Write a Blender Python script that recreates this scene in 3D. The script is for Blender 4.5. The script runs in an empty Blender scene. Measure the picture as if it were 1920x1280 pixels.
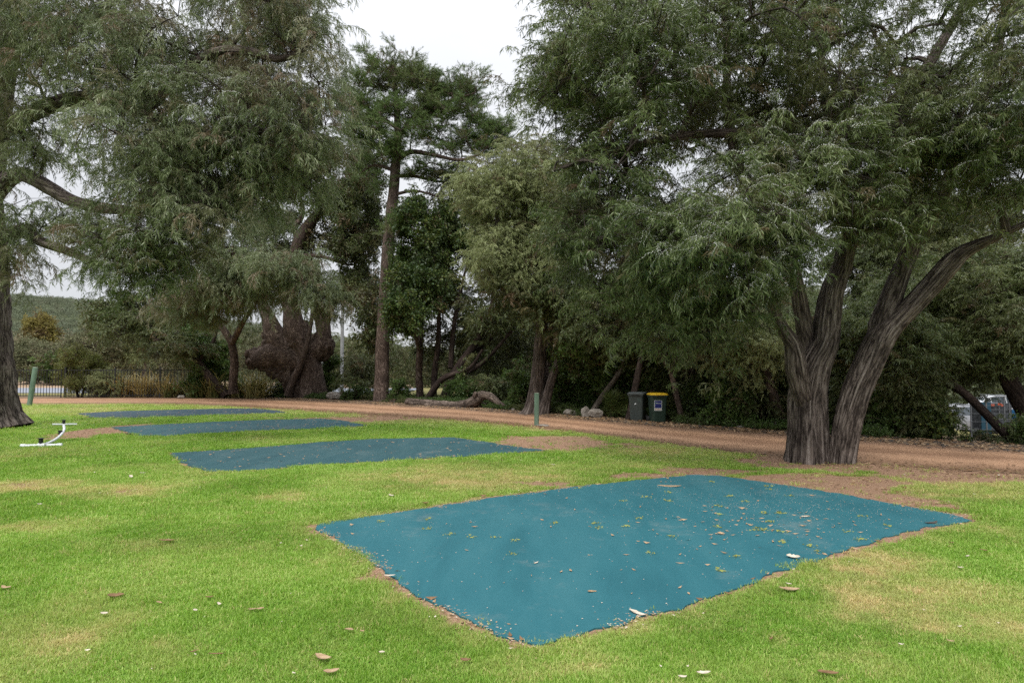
import bpy, math, random
import numpy as np
from mathutils import Vector, Matrix
R = math.radians
rng = np.random.default_rng(7)
random.seed(7)
S = bpy.context.scene
COL = S.collection

# ------------------------------------------------------------------ camera, sky, sun, exposure
CAM_H = 1.75
PITCH = R(2.416)
FPX = 1280.0
cd = bpy.data.cameras.new('camera'); cam = bpy.data.objects.new('camera', cd); COL.objects.link(cam)
cam.location = (0, 0, CAM_H); cam.rotation_euler = (R(90) + PITCH, 0, 0)
cd.sensor_width = 36.0; cd.lens = 24.0; cd.clip_end = 3000; cd.clip_start = 0.05
S.camera = cam
SUN_EL, SUN_AZ = R(52), R(200)
w = bpy.data.worlds.new('World'); S.world = w; w.use_nodes = True
nt = w.node_tree; nt.nodes.clear()
out = nt.nodes.new('ShaderNodeOutputWorld'); bg = nt.nodes.new('ShaderNodeBackground')
sky = nt.nodes.new('ShaderNodeTexSky'); sky.sky_type = 'NISHITA'; sky.sun_disc = False
sky.sun_elevation = SUN_EL; sky.sun_rotation = SUN_AZ
SKY_STR = 0.10
bg.inputs['Strength'].default_value = SKY_STR
tc = nt.nodes.new('ShaderNodeTexCoord')
mp = nt.nodes.new('ShaderNodeMapping'); mp.inputs['Scale'].default_value = (1, 1, 2.6)
nz = nt.nodes.new('ShaderNodeTexNoise'); nz.inputs['Scale'].default_value = 1.7; nz.inputs['Detail'].default_value = 6
nz.inputs['Roughness'].default_value = 0.5
nt.links.new(tc.outputs['Generated'], mp.inputs['Vector']); nt.links.new(mp.outputs['Vector'], nz.inputs['Vector'])
cr = nt.nodes.new('ShaderNodeValToRGB')
cr.color_ramp.elements[0].position = 0.3; cr.color_ramp.elements[0].color = (6.3, 6.45, 6.85, 1)
cr.color_ramp.elements[1].position = 0.7; cr.color_ramp.elements[1].color = (7.5, 7.6, 7.85, 1)
nt.links.new(nz.outputs['Fac'], cr.inputs['Fac'])
# overcast cloud deck: brighter overhead, as a real overcast sky is
sx = nt.nodes.new('ShaderNodeSeparateXYZ'); nt.links.new(tc.outputs['Generated'], sx.inputs[0])
mr0 = nt.nodes.new('ShaderNodeMath'); mr0.operation = 'MULTIPLY'; nt.links.new(sx.outputs['Z'], mr0.inputs[0]); nt.links.new(sx.outputs['Z'], mr0.inputs[1])
mr = nt.nodes.new('ShaderNodeMath'); mr.operation = 'MULTIPLY_ADD'; mr.inputs[1].default_value = 1.85; mr.inputs[2].default_value = 0.80
nt.links.new(mr0.outputs[0], mr.inputs[0])
vm = nt.nodes.new('ShaderNodeVectorMath'); vm.operation = 'SCALE'
nt.links.new(cr.outputs['Color'], vm.inputs[0]); nt.links.new(mr.outputs[0], vm.inputs['Scale'])
mx = nt.nodes.new('ShaderNodeMixRGB'); mx.inputs['Fac'].default_value = 0.93
nt.links.new(sky.outputs[0], mx.inputs['Color1']); nt.links.new(vm.outputs[0], mx.inputs['Color2'])
nt.links.new(mx.outputs[0], bg.inputs['Color']); nt.links.new(bg.outputs[0], out.inputs['Surface'])
sd = bpy.data.lights.new('sun', 'SUN'); sd.energy = 1.5; sd.angle = R(14); sd.color = (1, 0.97, 0.92)
sun = bpy.data.objects.new('sun', sd); COL.objects.link(sun)
_d = Vector((math.sin(SUN_AZ) * math.cos(SUN_EL), math.cos(SUN_AZ) * math.cos(SUN_EL), math.sin(SUN_EL)))
sun.rotation_euler = _d.to_track_quat('Z', 'Y').to_euler()
S.view_settings.view_transform = 'Standard'; S.view_settings.look = 'None'
S.view_settings.exposure = 0.42; S.view_settings.gamma = 1.0; S.view_settings.use_curve_mapping = False
S.cycles.max_bounces = 5; S.cycles.diffuse_bounces = 3; S.cycles.glossy_bounces = 2
S.cycles.transmission_bounces = 3; S.cycles.transparent_max_bounces = 4
S.cycles.use_denoising = False
S.cycles.sample_clamp_indirect = 6
S.cycles.pixel_filter_type = 'BLACKMAN_HARRIS'

# ------------------------------------------------------------------ survey: bearings measured in the photograph -> places
_F = np.array([0, math.cos(PITCH), math.sin(PITCH)]); _U = np.array([0, -math.sin(PITCH), math.cos(PITCH)])
def P(px, py, y):
    d = _F * FPX + np.array([px - 960.0, 0, 0]) + _U * (640.0 - py)
    return np.array([0, 0, CAM_H]) + d * (y / d[1])
def G(px, py, z=0.0):
    d = _F * FPX + np.array([px - 960.0, 0, 0]) + _U * (640.0 - py)
    return np.array([0, 0, CAM_H]) + d * ((z - CAM_H) / d[2])
def GY(py): return G(960, py)[1]

# ------------------------------------------------------------------ helpers
def tag(o, label=None, cat=None, group=None, kind=None):
    if label: o['label'] = label
    if cat: o['category'] = cat
    if group: o['group'] = group
    if kind: o['kind'] = kind
    return o
def empty(name, loc, label, cat, group=None, rz=0):
    o = bpy.data.objects.new(name, None); COL.objects.link(o)
    o.location = [float(v) for v in loc]; o.rotation_euler.z = rz; o.empty_display_size = 0.2
    return tag(o, label, cat, group)
def link(name, me, parent=None, world=True):
    o = bpy.data.objects.new(name, me); COL.objects.link(o)
    if parent is not None:
        o.parent = parent
        if world:
            bpy_mat = Matrix.LocRotScale(parent.location, parent.rotation_euler, parent.scale)
            p = parent.parent
            if p is not None: bpy_mat = Matrix.LocRotScale(p.location, p.rotation_euler, p.scale) @ bpy_mat
            o.matrix_parent_inverse = bpy_mat.inverted()
    return o
def mesh_np(name, v, f, mats, midx=None, smooth=False, uv=None, attrs=None):
    v = np.asarray(v, dtype=np.float32); f = np.asarray(f, dtype=np.int32)
    me = bpy.data.meshes.new(name)
    n, k = f.shape
    me.vertices.add(len(v)); me.vertices.foreach_set('co', v.ravel())
    me.loops.add(n * k); me.loops.foreach_set('vertex_index', f.ravel())
    me.polygons.add(n); me.polygons.foreach_set('loop_start', np.arange(0, n * k, k, dtype=np.int32))
    me.polygons.foreach_set('loop_total', np.full(n, k, dtype=np.int32))
    if midx is not None: me.polygons.foreach_set('material_index', np.asarray(midx, dtype=np.int32))
    if uv is not None:
        l = me.uv_layers.new(name='UVMap'); l.data.foreach_set('uv', np.asarray(uv, dtype=np.float32)[f.ravel()].ravel())
    if attrs:
        for an, av in attrs.items():
            av = np.asarray(av, dtype=np.float32)
            if av.ndim == 1:
                a = me.attributes.new(an, 'FLOAT', 'POINT'); a.data.foreach_set('value', av)
            else:
                a = me.attributes.new(an, 'FLOAT_VECTOR', 'POINT'); a.data.foreach_set('vector', av.ravel())
    for m in (mats if isinstance(mats, (list, tuple)) else [mats]): me.materials.append(m)
    me.update(calc_edges=True)
    if smooth: me.polygons.foreach_set('use_smooth', np.ones(n, dtype=bool))
    return me
class MB:
    """collects simple shapes into one mesh"""
    def __init__(s): s.v = []; s.f = []; s.m = []
    def add(s, vs, fs, m=0):
        b = len(s.v); s.v += [tuple(float(c) for c in p) for p in vs]
        s.f += [tuple(i + b for i in q) for q in fs]; s.m += [m] * len(fs)
    def box(s, c, d, m=0, rz=0.0, top=1.0, M=None):
        x, y, z = [q / 2 for q in d]; t = top
        vs = [(-x, -y, -z), (x, -y, -z), (x, y, -z), (-x, y, -z), (-x * t, -y * t, z), (x * t, -y * t, z), (x * t, y * t, z), (-x * t, y * t, z)]
        cs, sn = math.cos(rz), math.sin(rz)
        vs = [(a * cs - b * sn, a * sn + b * cs, e) for a, b, e in vs]
        if M is not None: vs = [tuple(M @ Vector(q)) for q in vs]
        s.add([(a + c[0], b + c[1], e + c[2]) for a, b, e in vs], [(3, 2, 1, 0), (4, 5, 6, 7), (0, 1, 5, 4), (1, 2, 6, 5), (2, 3, 7, 6), (3, 0, 4, 7)], m)
    def tube(s, pts, rs, n=8, m=0, cap=True):
        pts = [Vector(p) for p in pts]
        if not hasattr(rs, '__len__'): rs = [rs] * len(pts)
        T = [(pts[min(i + 1, len(pts) - 1)] - pts[max(i - 1, 0)]).normalized() for i in range(len(pts))]
        a = T[0].orthogonal().normalized(); vs = []
        for i, p in enumerate(pts):
            a = (a - T[i] * a.dot(T[i])).normalized(); b = T[i].cross(a)
            for k in range(n):
                an = 2 * math.pi * k / n; vs.append(p + (a * math.cos(an) + b * math.sin(an)) * rs[i])
        fs = [(i * n + k, i * n + (k + 1) % n, (i + 1) * n + (k + 1) % n, (i + 1) * n + k) for i in range(len(pts) - 1) for k in range(n)]
        if cap: fs += [tuple(reversed(range(n))), tuple(range((len(pts) - 1) * n, len(pts) * n))]
        s.add(vs, fs, m)
    def lathe(s, prof, n=16, c=(0, 0, 0), m=0, axis='z'):
        vs = []
        for r_, z in prof:
            for k in range(n):
                an = 2 * math.pi * k / n
                q = (r_ * math.cos(an), r_ * math.sin(an), z)
                if axis == 'x': q = (q[2], q[0], q[1])
                if axis == 'y': q = (q[0], q[2], q[1])
                vs.append((q[0] + c[0], q[1] + c[1], q[2] + c[2]))
        fs = [(i * n + k, i * n + (k + 1) % n, (i + 1) * n + (k + 1) % n, (i + 1) * n + k) for i in range(len(prof) - 1) for k in range(n)]
        fs += [tuple(reversed(range(n))), tuple(range((len(prof) - 1) * n, len(prof) * n))]
        s.add(vs, fs, m)
    def mesh(s, name, mats, smooth=False):
        me = bpy.data.meshes.new(name); me.from_pydata(s.v, [], s.f)
        for m in (mats if isinstance(mats, (list, tuple)) else [mats]): me.materials.append(m)
        me.polygons.foreach_set('material_index', s.m)
        if smooth: me.polygons.foreach_set('use_smooth', [True] * len(s.f))
        me.update(); return me
    def build(s, name, mats, parent=None, smooth=False, world=True):
        return link(name, s.mesh(name, mats, smooth), parent, world)
def bevel(o, wd=0.01, seg=2):
    m = o.modifiers.new('bevel', 'BEVEL'); m.width = wd; m.segments = seg; m.limit_method = 'ANGLE'; return o
def shade_angle(o, ang=40):
    for p in o.data.polygons: p.use_smooth = True
    try: o.data.set_sharp_from_angle(angle=R(ang))
    except Exception: pass
    return o

def _hash(ix, iy, seed):
    h = (ix.astype(np.int64) * 374761393 + iy.astype(np.int64) * 668265263 + seed * 1442695041) & 0x7fffffff
    h = ((h ^ (h >> 13)) * 1274126177) & 0x7fffffff
    return ((h ^ (h >> 16)) & 0xffff) / 65535.0
def vnoise(x, y, sc=1.0, seed=0):
    x = np.asarray(x, float) * sc + 1000.5; y = np.asarray(y, float) * sc + 1000.5
    ix, iy = np.floor(x), np.floor(y); fx, fy = x - ix, y - iy
    fx = fx * fx * (3 - 2 * fx); fy = fy * fy * (3 - 2 * fy)
    a = _hash(ix, iy, seed); b = _hash(ix + 1, iy, seed); c = _hash(ix, iy + 1, seed); d = _hash(ix + 1, iy + 1, seed)
    return (a * (1 - fx) + b * fx) * (1 - fy) + (c * (1 - fx) + d * fx) * fy
def fbm(x, y, sc=1.0, seed=0, o=4):
    t = 0; am = 0.5; tot = 0
    for i in range(o):
        t = t + am * vnoise(x, y, sc * 2 ** i, seed + 17 * i); tot += am; am *= 0.55
    return t / tot
def sstep(a, b, x):
    t = np.clip((x - a) / (b - a), 0, 1); return t * t * (3 - 2 * t)

# ------------------------------------------------------------------ materials
def new_mat(name):
    m = bpy.data.materials.new(name); m.use_nodes = True; nt = m.node_tree
    return m, nt, nt.nodes['Principled BSDF'], nt.nodes['Material Output']
def N(nt, t, **kw):
    n = nt.nodes.new(t)
    for k, v in kw.items():
        if k in n.inputs: n.inputs[k].default_value = v
        else: setattr(n, k, v)
    return n
def ramp(nt, stops):
    n = nt.nodes.new('ShaderNodeValToRGB'); e = n.color_ramp.elements
    e[0].position, e[0].color = stops[0][0], (*stops[0][1], 1); e[1].position, e[1].color = stops[-1][0], (*stops[-1][1], 1)
    for p, c in stops[1:-1]:
        q = e.new(p); q.color = (*c, 1)
    return n
def bump(nt, b, src, dist=0.01, st=0.6):
    n = N(nt, 'ShaderNodeBump'); n.inputs['Distance'].default_value = dist; n.inputs['Strength'].default_value = st
    nt.links.new(src, n.inputs['Height']); nt.links.new(n.outputs[0], b.inputs['Normal']); return n
def mottled(name, c1, c2, rough=0.8, sc=8.0, coord='Object', detail=5, bmp=0.0, spec=0.3, c3=None, metal=0.0, scale3=(1, 1, 1), bsc=None):
    m, nt, b, o = new_mat(name)
    tc = N(nt, 'ShaderNodeTexCoord'); mp = N(nt, 'ShaderNodeMapping'); mp.inputs['Scale'].default_value = scale3
    nt.links.new(tc.outputs[coord], mp.inputs[0])
    n = N(nt, 'ShaderNodeTexNoise', Scale=sc, Detail=detail, Roughness=0.6); nt.links.new(mp.outputs[0], n.inputs['Vector'])
    r_ = ramp(nt, [(0.3, c1), (0.7, c2)] if c3 is None else [(0.3, c1), (0.5, c2), (0.72, c3)])
    nt.links.new(n.outputs['Fac'], r_.inputs[0]); nt.links.new(r_.outputs[0], b.inputs['Base Color'])
    b.inputs['Roughness'].default_value = rough; b.inputs['Metallic'].default_value = metal
    b.inputs['Specular IOR Level'].default_value = spec
    if bmp > 0:
        n2 = N(nt, 'ShaderNodeTexNoise', Scale=bsc or sc * 3, Detail=6.0, Roughness=0.65); nt.links.new(mp.outputs[0], n2.inputs['Vector'])
        bump(nt, b, n2.outputs['Fac'], bmp)
    return m
def leaf_mat(name, stops, rough=0.45, trans=0.3, spec=0.35, back=1.25, dry=(0.16, 0.11, 0.06)):
    """stops: colour by per-spray random; 'tint' attribute on the sprays moves it towards dry brown"""
    m, nt, b, o = new_mat(name)
    oi = N(nt, 'ShaderNodeAttribute', attribute_name='tint', attribute_type='INSTANCER')
    at = N(nt, 'ShaderNodeAttribute', attribute_name='lv', attribute_type='GEOMETRY')
    add = N(nt, 'ShaderNodeMath', operation='MULTIPLY_ADD'); add.inputs[1].default_value = 0.62
    nt.links.new(at.outputs['Fac'], add.inputs[0])
    mul = N(nt, 'ShaderNodeMath', operation='MULTIPLY'); mul.inputs[1].default_value = 0.45
    nt.links.new(oi.outputs['Fac'], mul.inputs[0]); nt.links.new(mul.outputs[0], add.inputs[2])
    r_ = ramp(nt, stops); nt.links.new(add.outputs[0], r_.inputs[0])
    dr = N(nt, 'ShaderNodeAttribute', attribute_name='dry', attribute_type='INSTANCER')
    mx = N(nt, 'ShaderNodeMixRGB'); mx.inputs['Color2'].default_value = (*dry, 1)
    nt.links.new(dr.outputs['Fac'], mx.inputs['Fac']); nt.links.new(r_.outputs[0], mx.inputs['Color1'])
    nt.links.new(mx.outputs[0], b.inputs['Base Color'])
    b.inputs['Roughness'].default_value = rough; b.inputs['Specular IOR Level'].default_value = spec
    tr = N(nt, 'ShaderNodeBsdfTranslucent')
    hs = N(nt, 'ShaderNodeHueSaturation'); hs.inputs['Value'].default_value = back; hs.inputs['Hue'].default_value = 0.485; hs.inputs['Saturation'].default_value = 1.1
    nt.links.new(mx.outputs[0], hs.inputs['Color']); nt.links.new(hs.outputs[0], tr.inputs[0])
    ms = N(nt, 'ShaderNodeMixShader'); ms.inputs[0].default_value = trans
    nt.links.new(b.outputs[0], ms.inputs[1]); nt.links.new(tr.outputs[0], ms.inputs[2]); nt.links.new(ms.outputs[0], o.inputs['Surface'])
    return m
def bark_mat(name, c1, c2, c3, dist=0.02, su=9.0, sv=1.2, rough=0.9):
    m, nt, b, o = new_mat(name)
    uv = N(nt, 'ShaderNodeUVMap'); mp = N(nt, 'ShaderNodeMapping'); mp.inputs['Scale'].default_value = (su, sv, 1)
    nt.links.new(uv.outputs[0], mp.inputs[0])
    wn = N(nt, 'ShaderNodeTexNoise', Scale=1.0, Detail=4.0); nt.links.new(mp.outputs[0], wn.inputs['Vector'])
    n0 = N(nt, 'ShaderNodeTexNoise', Scale=1.0, Detail=5.0, Roughness=0.6, Distortion=0.9); nt.links.new(mp.outputs[0], n0.inputs['Vector'])
    rd = N(nt, 'ShaderNodeMath', operation='SUBTRACT'); rd.inputs[1].default_value = 0.5; nt.links.new(n0.outputs['Fac'], rd.inputs[0])
    ra = N(nt, 'ShaderNodeMath', operation='ABSOLUTE'); nt.links.new(rd.outputs[0], ra.inputs[0])
    mp2 = N(nt, 'ShaderNodeMapping'); mp2.inputs['Scale'].default_value = (su * 3.0, sv * 6.0, 1); nt.links.new(uv.outputs[0], mp2.inputs[0])
    n1 = N(nt, 'ShaderNodeTexNoise', Scale=1.0, Detail=6.0, Roughness=0.7); nt.links.new(mp2.outputs[0], n1.inputs['Vector'])
    ma = N(nt, 'ShaderNodeMath', operation='MULTIPLY_ADD'); ma.inputs[1].default_value = 1.8; nt.links.new(ra.outputs[0], ma.inputs[0]); 
    mb_ = N(nt, 'ShaderNodeMath', operation='MULTIPLY'); mb_.inputs[1].default_value = 0.70; nt.links.new(n1.outputs['Fac'], mb_.inputs[0]); nt.links.new(mb_.outputs[0], ma.inputs[2])
    n = ma
    r_ = ramp(nt, [(0.27, tuple(q * .55 for q in c1)), (0.36, c1), (0.50, c2), (0.72, c3)]); nt.links.new(ma.outputs[0], r_.inputs[0])
    tc = N(nt, 'ShaderNodeTexCoord'); big = N(nt, 'ShaderNodeTexNoise', Scale=1.4, Detail=3.0); nt.links.new(tc.outputs['Object'], big.inputs['Vector'])
    hs = N(nt, 'ShaderNodeHueSaturation'); mr = N(nt, 'ShaderNodeMapRange'); mr.inputs[1].default_value = 0.3; mr.inputs[2].default_value = 0.7
    mr.inputs[3].default_value = 0.7; mr.inputs[4].default_value = 1.25
    nt.links.new(big.outputs['Fac'], mr.inputs[0]); nt.links.new(mr.outputs[0], hs.inputs['Value']); nt.links.new(r_.outputs[0], hs.inputs['Color'])
    nt.links.new(hs.outputs[0], b.inputs['Base Color']); b.inputs['Roughness'].default_value = rough; b.inputs['Specular IOR Level'].default_value = 0.15
    bump(nt, b, n.outputs[0], dist, 1.0)
    return m
def plain(name, c, rough=0.5, metal=0.0, spec=0.5, var=0.12, sc=12):
    return mottled(name, tuple(x * (1 - var) for x in c), tuple(min(1, x * (1 + var)) for x in c), rough, sc, metal=metal, spec=spec)
MAT = {}
# ------------------------------------------------------------------ land: lawn, track, far ground
TRACK_NEAR = [(-700, 762), (0, 757), (300, 756), (430, 760), (560, 768), (700, 777), (850, 786), (1000, 800), (1100, 811), (1250, 830), (1350, 844), (1470, 856), (1600, 867), (1750, 878), (1920, 888), (2400, 915)]
TRACK_FAR = [(-700, 745), (0, 745), (400, 745), (560, 748), (700, 755), (800, 761), (900, 767), (1000, 775), (1150, 789), (1300, 800), (1500, 814), (1700, 829), (1920, 843), (2400, 868)]
tn = np.array([G(*p)[:2] for p in TRACK_NEAR]); tf = np.array([G(*p)[:2] for p in TRACK_FAR])
def y_near(x): return np.interp(x, tn[:, 0], tn[:, 1])
def y_far(x): return np.interp(x, tf[:, 0], tf[:, 1])
def jag(x, y, seed=3): return (fbm(x, y, 1.6, seed, 4) - 0.5)
def terrain(x, y):
    x = np.asarray(x, float); y = np.asarray(y, float)
    yf = y_far(x)
    side = sstep(0.28, 0.55, x / np.maximum(y, 1))
    dip = -0.084 * np.clip(y - yf - 1.5, 0, 34) * side
    hill = 36 * np.exp(-(((x + 330) / 170) ** 2 + ((y - 430) / 130) ** 2)) + 12 * np.exp(-(((x + 120) / 260) ** 2 + ((y - 520) / 120) ** 2))
    bank = 2.5 * sstep(62, 120, y) * sstep(0.15, -0.25, x / np.maximum(y, 1) + 0.2) + 5 * sstep(120, 260, y) * sstep(0.0, 0.3, -x / np.maximum(y, 1))
    lump = (fbm(x, y, 0.35, 9, 3) - 0.5) * 0.05 * sstep(0, 3, np.abs(y - 6) + 2)
    return dip + hill * sstep(150, 300, y) + bank + lump * 0.0
# mats
MATS = [
 [(1000, 1213), (940, 1192), (860, 1158), (800, 1125), (745, 1090), (690, 1050), (640, 1018), (605, 998), (590, 985), (650, 975), (740, 962), (830, 948), (920, 934), (1000, 924), (1100, 911), (1200, 900), (1300, 891), (1345, 892), (1400, 900), (1500, 914), (1600, 931), (1700, 950), (1790, 966), (1822, 977), (1740, 990), (1660, 1008), (1620, 1022), (1560, 1040), (1500, 1060), (1440, 1078), (1380, 1105), (1310, 1125), (1270, 1145), (1200, 1160), (1130, 1180), (1060, 1195)],
 [(380, 884), (350, 872), (318, 850), (390, 845), (500, 838), (600, 829), (700, 823), (850, 820), (880, 824), (950, 835), (1020, 845), (940, 852), (830, 858), (700, 866), (600, 872), (500, 880), (440, 884)],
 [(258, 818), (236, 810), (210, 801), (300, 796), (400, 791), (500, 787), (600, 785), (640, 788), (690, 798), (600, 803), (480, 808), (380, 813), (310, 818)],
 [(170, 783), (148, 775), (220, 771), (330, 768), (420, 766), (480, 766), (525, 770), (540, 774), (440, 777), (320, 781), (240, 784)],
]
MATP = [np.array([G(*p)[:2] for p in m]) for m in MATS]
def densify(poly, step, amp, seed):
    out = []
    n = len(poly)
    for i in range(n):
        a, b = poly[i], poly[(i + 1) % n]; L = np.linalg.norm(b - a); k = max(1, int(L / step))
        for j in range(k):
            p = a + (b - a) * j / k
            out.append(p + amp * np.array([vnoise(p[0] * 1.0, p[1], 6, seed) - .5 + .6 * (vnoise(p[0], p[1], 22, seed + 2) - .5), vnoise(p[0], p[1], 6, seed + 1) - .5 + .6 * (vnoise(p[0], p[1], 22, seed + 3) - .5)]))
    return np.array(out)
MATD = [densify(p, 0.05 if i == 0 else 0.12, 0.07 if i == 0 else 0.16, 40 + i) for i, p in enumerate(MATP)]
def sdist(x, y, poly):
    """signed distance to a polygon, inside negative"""
    x = np.asarray(x, float); y = np.asarray(y, float)
    d = np.full(x.shape, 1e9); ins = np.zeros(x.shape, bool); n = len(poly)
    for i in range(n):
        a = poly[i]; b = poly[(i + 1) % n]; e = b - a; L = e @ e + 1e-12
        t = np.clip(((x - a[0]) * e[0] + (y - a[1]) * e[1]) / L, 0, 1)
        d = np.minimum(d, np.hypot(x - a[0] - t * e[0], y - a[1] - t * e[1]))
        c = ((a[1] > y) != (b[1] > y)); 
        with np.errstate(divide='ignore', invalid='ignore'):
            xi = a[0] + (y - a[1]) * e[0] / (e[1] if abs(e[1]) > 1e-9 else 1e-9)
        ins ^= c & (x < xi)
    return np.where(ins, -d, d)
def ell(px, py, rx, ry):
    c = G(px, py); d = c[1]; return (c[0], c[1], rx * d / FPX, abs(G(px, py - ry)[1] - G(px, py + ry)[1]) / 2)
# bare earth and straw patches: (centre, radii) surveyed on the photograph, strength
DIRT = [(ell(200, 808, 60, 14), 1), (ell(640, 786, 120, 7), .75), (ell(740, 782, 90, 7), .8), (ell(1030, 829, 110, 14), .95), (ell(1150, 836, 120, 9), .55), (ell(950, 818, 60, 6), .5),
        (ell(1330, 884, 110, 10), 1), (ell(1200, 893, 90, 8), .75), (ell(1560, 907, 150, 20), 1.15), (ell(1690, 938, 100, 15), 1.0), (ell(1780, 962, 50, 7), .6), (ell(1020, 912, 90, 9), .6), (ell(870, 938, 50, 7), .75),
        (ell(560, 848, 120, 3), .5), (ell(1545, 870, 150, 14), 1.1), (ell(1800, 885, 220, 22), .95), (ell(590, 988, 26, 18), 1.0), (ell(690, 1068, 34, 16), .85), (ell(800, 1128, 40, 16), .95), (ell(880, 1172, 60, 14), 1.0), (ell(960, 1205, 40, 10), .9), (ell(1650, 868, 220, 9), .8), (ell(505, 783, 170, 3), .5), (ell(30, 915, 50, 6), .55), (ell(235, 921, 60, 5), .6)]
STRAW = [(ell(870, 898, 180, 22), .75), (ell(1000, 880, 120, 12), .4), (ell(40, 915, 120, 12), .8), (ell(240, 921, 90, 10), .9), (ell(515, 932, 50, 9), .75), (ell(130, 985, 110, 12), .45), (ell(1640, 1075, 130, 30), .9),
         (ell(1750, 1130, 170, 38), .85), (ell(1850, 1165, 90, 30), .75), (ell(60, 1210, 100, 50), .45), (ell(270, 1215, 60, 18), .35), (ell(1040, 1262, 120, 16), .35), (ell(1550, 1235, 200, 40), .25), (ell(110, 770, 160, 8), .6), (ell(1300, 848, 190, 12), .5), (ell(1700, 912, 260, 22), .65), (ell(1500, 1040, 60, 14), .3),
         (ell(560, 1215, 60, 20), .2), (ell(200, 1020, 90, 14), .2), (ell(900, 1240, 60, 20), .3), (ell(1200, 870, 120, 10), .35), (ell(60, 850, 90, 14), .35), (ell(180, 1160, 70, 18), .3), (ell(1880, 1000, 70, 14), .35)]
def fields(x, y):
    """grass cover 0..1, dryness 0..1, bare 0..1 at ground points"""
    wx = x + (fbm(x, y, 1.1, 21) - .5) * 1.1; wy = y + (fbm(x, y, 1.1, 31) - .5) * 1.1
    hf = fbm(x, y, 5, 77, 4)
    bare = np.zeros_like(x); straw = np.zeros_like(x)
    for (cx, cy, rx, ry), s in DIRT:
        q = np.sqrt(((wx - cx) / rx) ** 2 + ((wy - cy) / ry) ** 2); bare = np.maximum(bare, s * np.clip(1.5 - q, 0, 1))
    for (cx, cy, rx, ry), s in STRAW:
        q = np.sqrt(((wx - cx) / rx) ** 2 + ((wy - cy) / ry) ** 2); straw = np.maximum(straw, s * np.clip(1.6 - q, 0, 1))
    # thin worn strip round the mats
    for i, mp_ in enumerate(MATP):
        d = sdist(x, y, mp_)
        band = 0.05 + 0.30 * vnoise(x, y, 0.9, 50 + i) ** 2
        bare = np.maximum(bare, np.clip(1.15 - np.maximum(d, 0) / band, 0, 1) * np.where(vnoise(x, y, 1.7, 60 + i) > .35, .95, .35))
        if i == 0: straw = np.maximum(straw, .4 * np.clip(1 - d / 0.5, 0, 1))
    # towards the track
    dt = y_near(x) - y + jag(x, y) * 0.9
    bare = np.maximum(bare, np.clip(0.8 - dt / (0.5 + 0.10 * y), 0, 1) * (0.8))
    straw = np.maximum(straw, 0.5 * np.clip(1.2 - dt / (0.16 * y), 0, 1))
    big = fbm(x, y, 0.5, 88, 4)
    straw = np.clip(straw * (0.1 + 1.35 * hf + .5 * (fbm(x, y, 14, 7, 3) - .5)) + 0.30 * sstep(0.55, 0.8, big) + 0.22 * sstep(.58, .8, hf), 0, 1)
    bare = sstep(0.38, 0.62, bare * (0.55 + 0.9 * hf))
    return 1 - bare, straw, bare

def terr_mesh():
    xs = np.concatenate([np.linspace(-700, -60, 26)[:-1], np.linspace(-60, -13, 50)[:-1], np.arange(-13, 17, 0.10), np.linspace(17, 70, 50)[1:], np.linspace(70, 700, 24)[1:]])
    ys = np.concatenate([np.linspace(-60, 2, 10)[:-1], np.arange(2, 18, 0.10), np.arange(18, 50, 0.4), np.linspace(50, 130, 40)[1:], np.linspace(130, 900, 50)[1:]])
    X, Y = np.meshgrid(xs, ys); X = X.ravel(); Y = Y.ravel()
    Z = terrain(X, Y)
    cov, st, ba = fields(X, Y)
    beyond = sstep(-0.2, 1.2, Y - y_far(X) + jag(X, Y) * .8)
    open_ = sstep(44, 50, Y) * (1 - sstep(74, 84, Y)); veg = sstep(74, 84, Y)
    nx, ny = len(xs), len(ys)
    I = np.arange(nx * ny).reshape(ny, nx)
    F = np.stack([I[:-1, :-1], I[:-1, 1:], I[1:, 1:], I[1:, :-1]], -1).reshape(-1, 4)
    return mesh_np('ground', np.stack([X, Y, Z], 1), F, MAT['ground'], smooth=True, attrs={'straw': st, 'bare': ba, 'beyond': beyond, 'open': open_, 'veg': veg})
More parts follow.
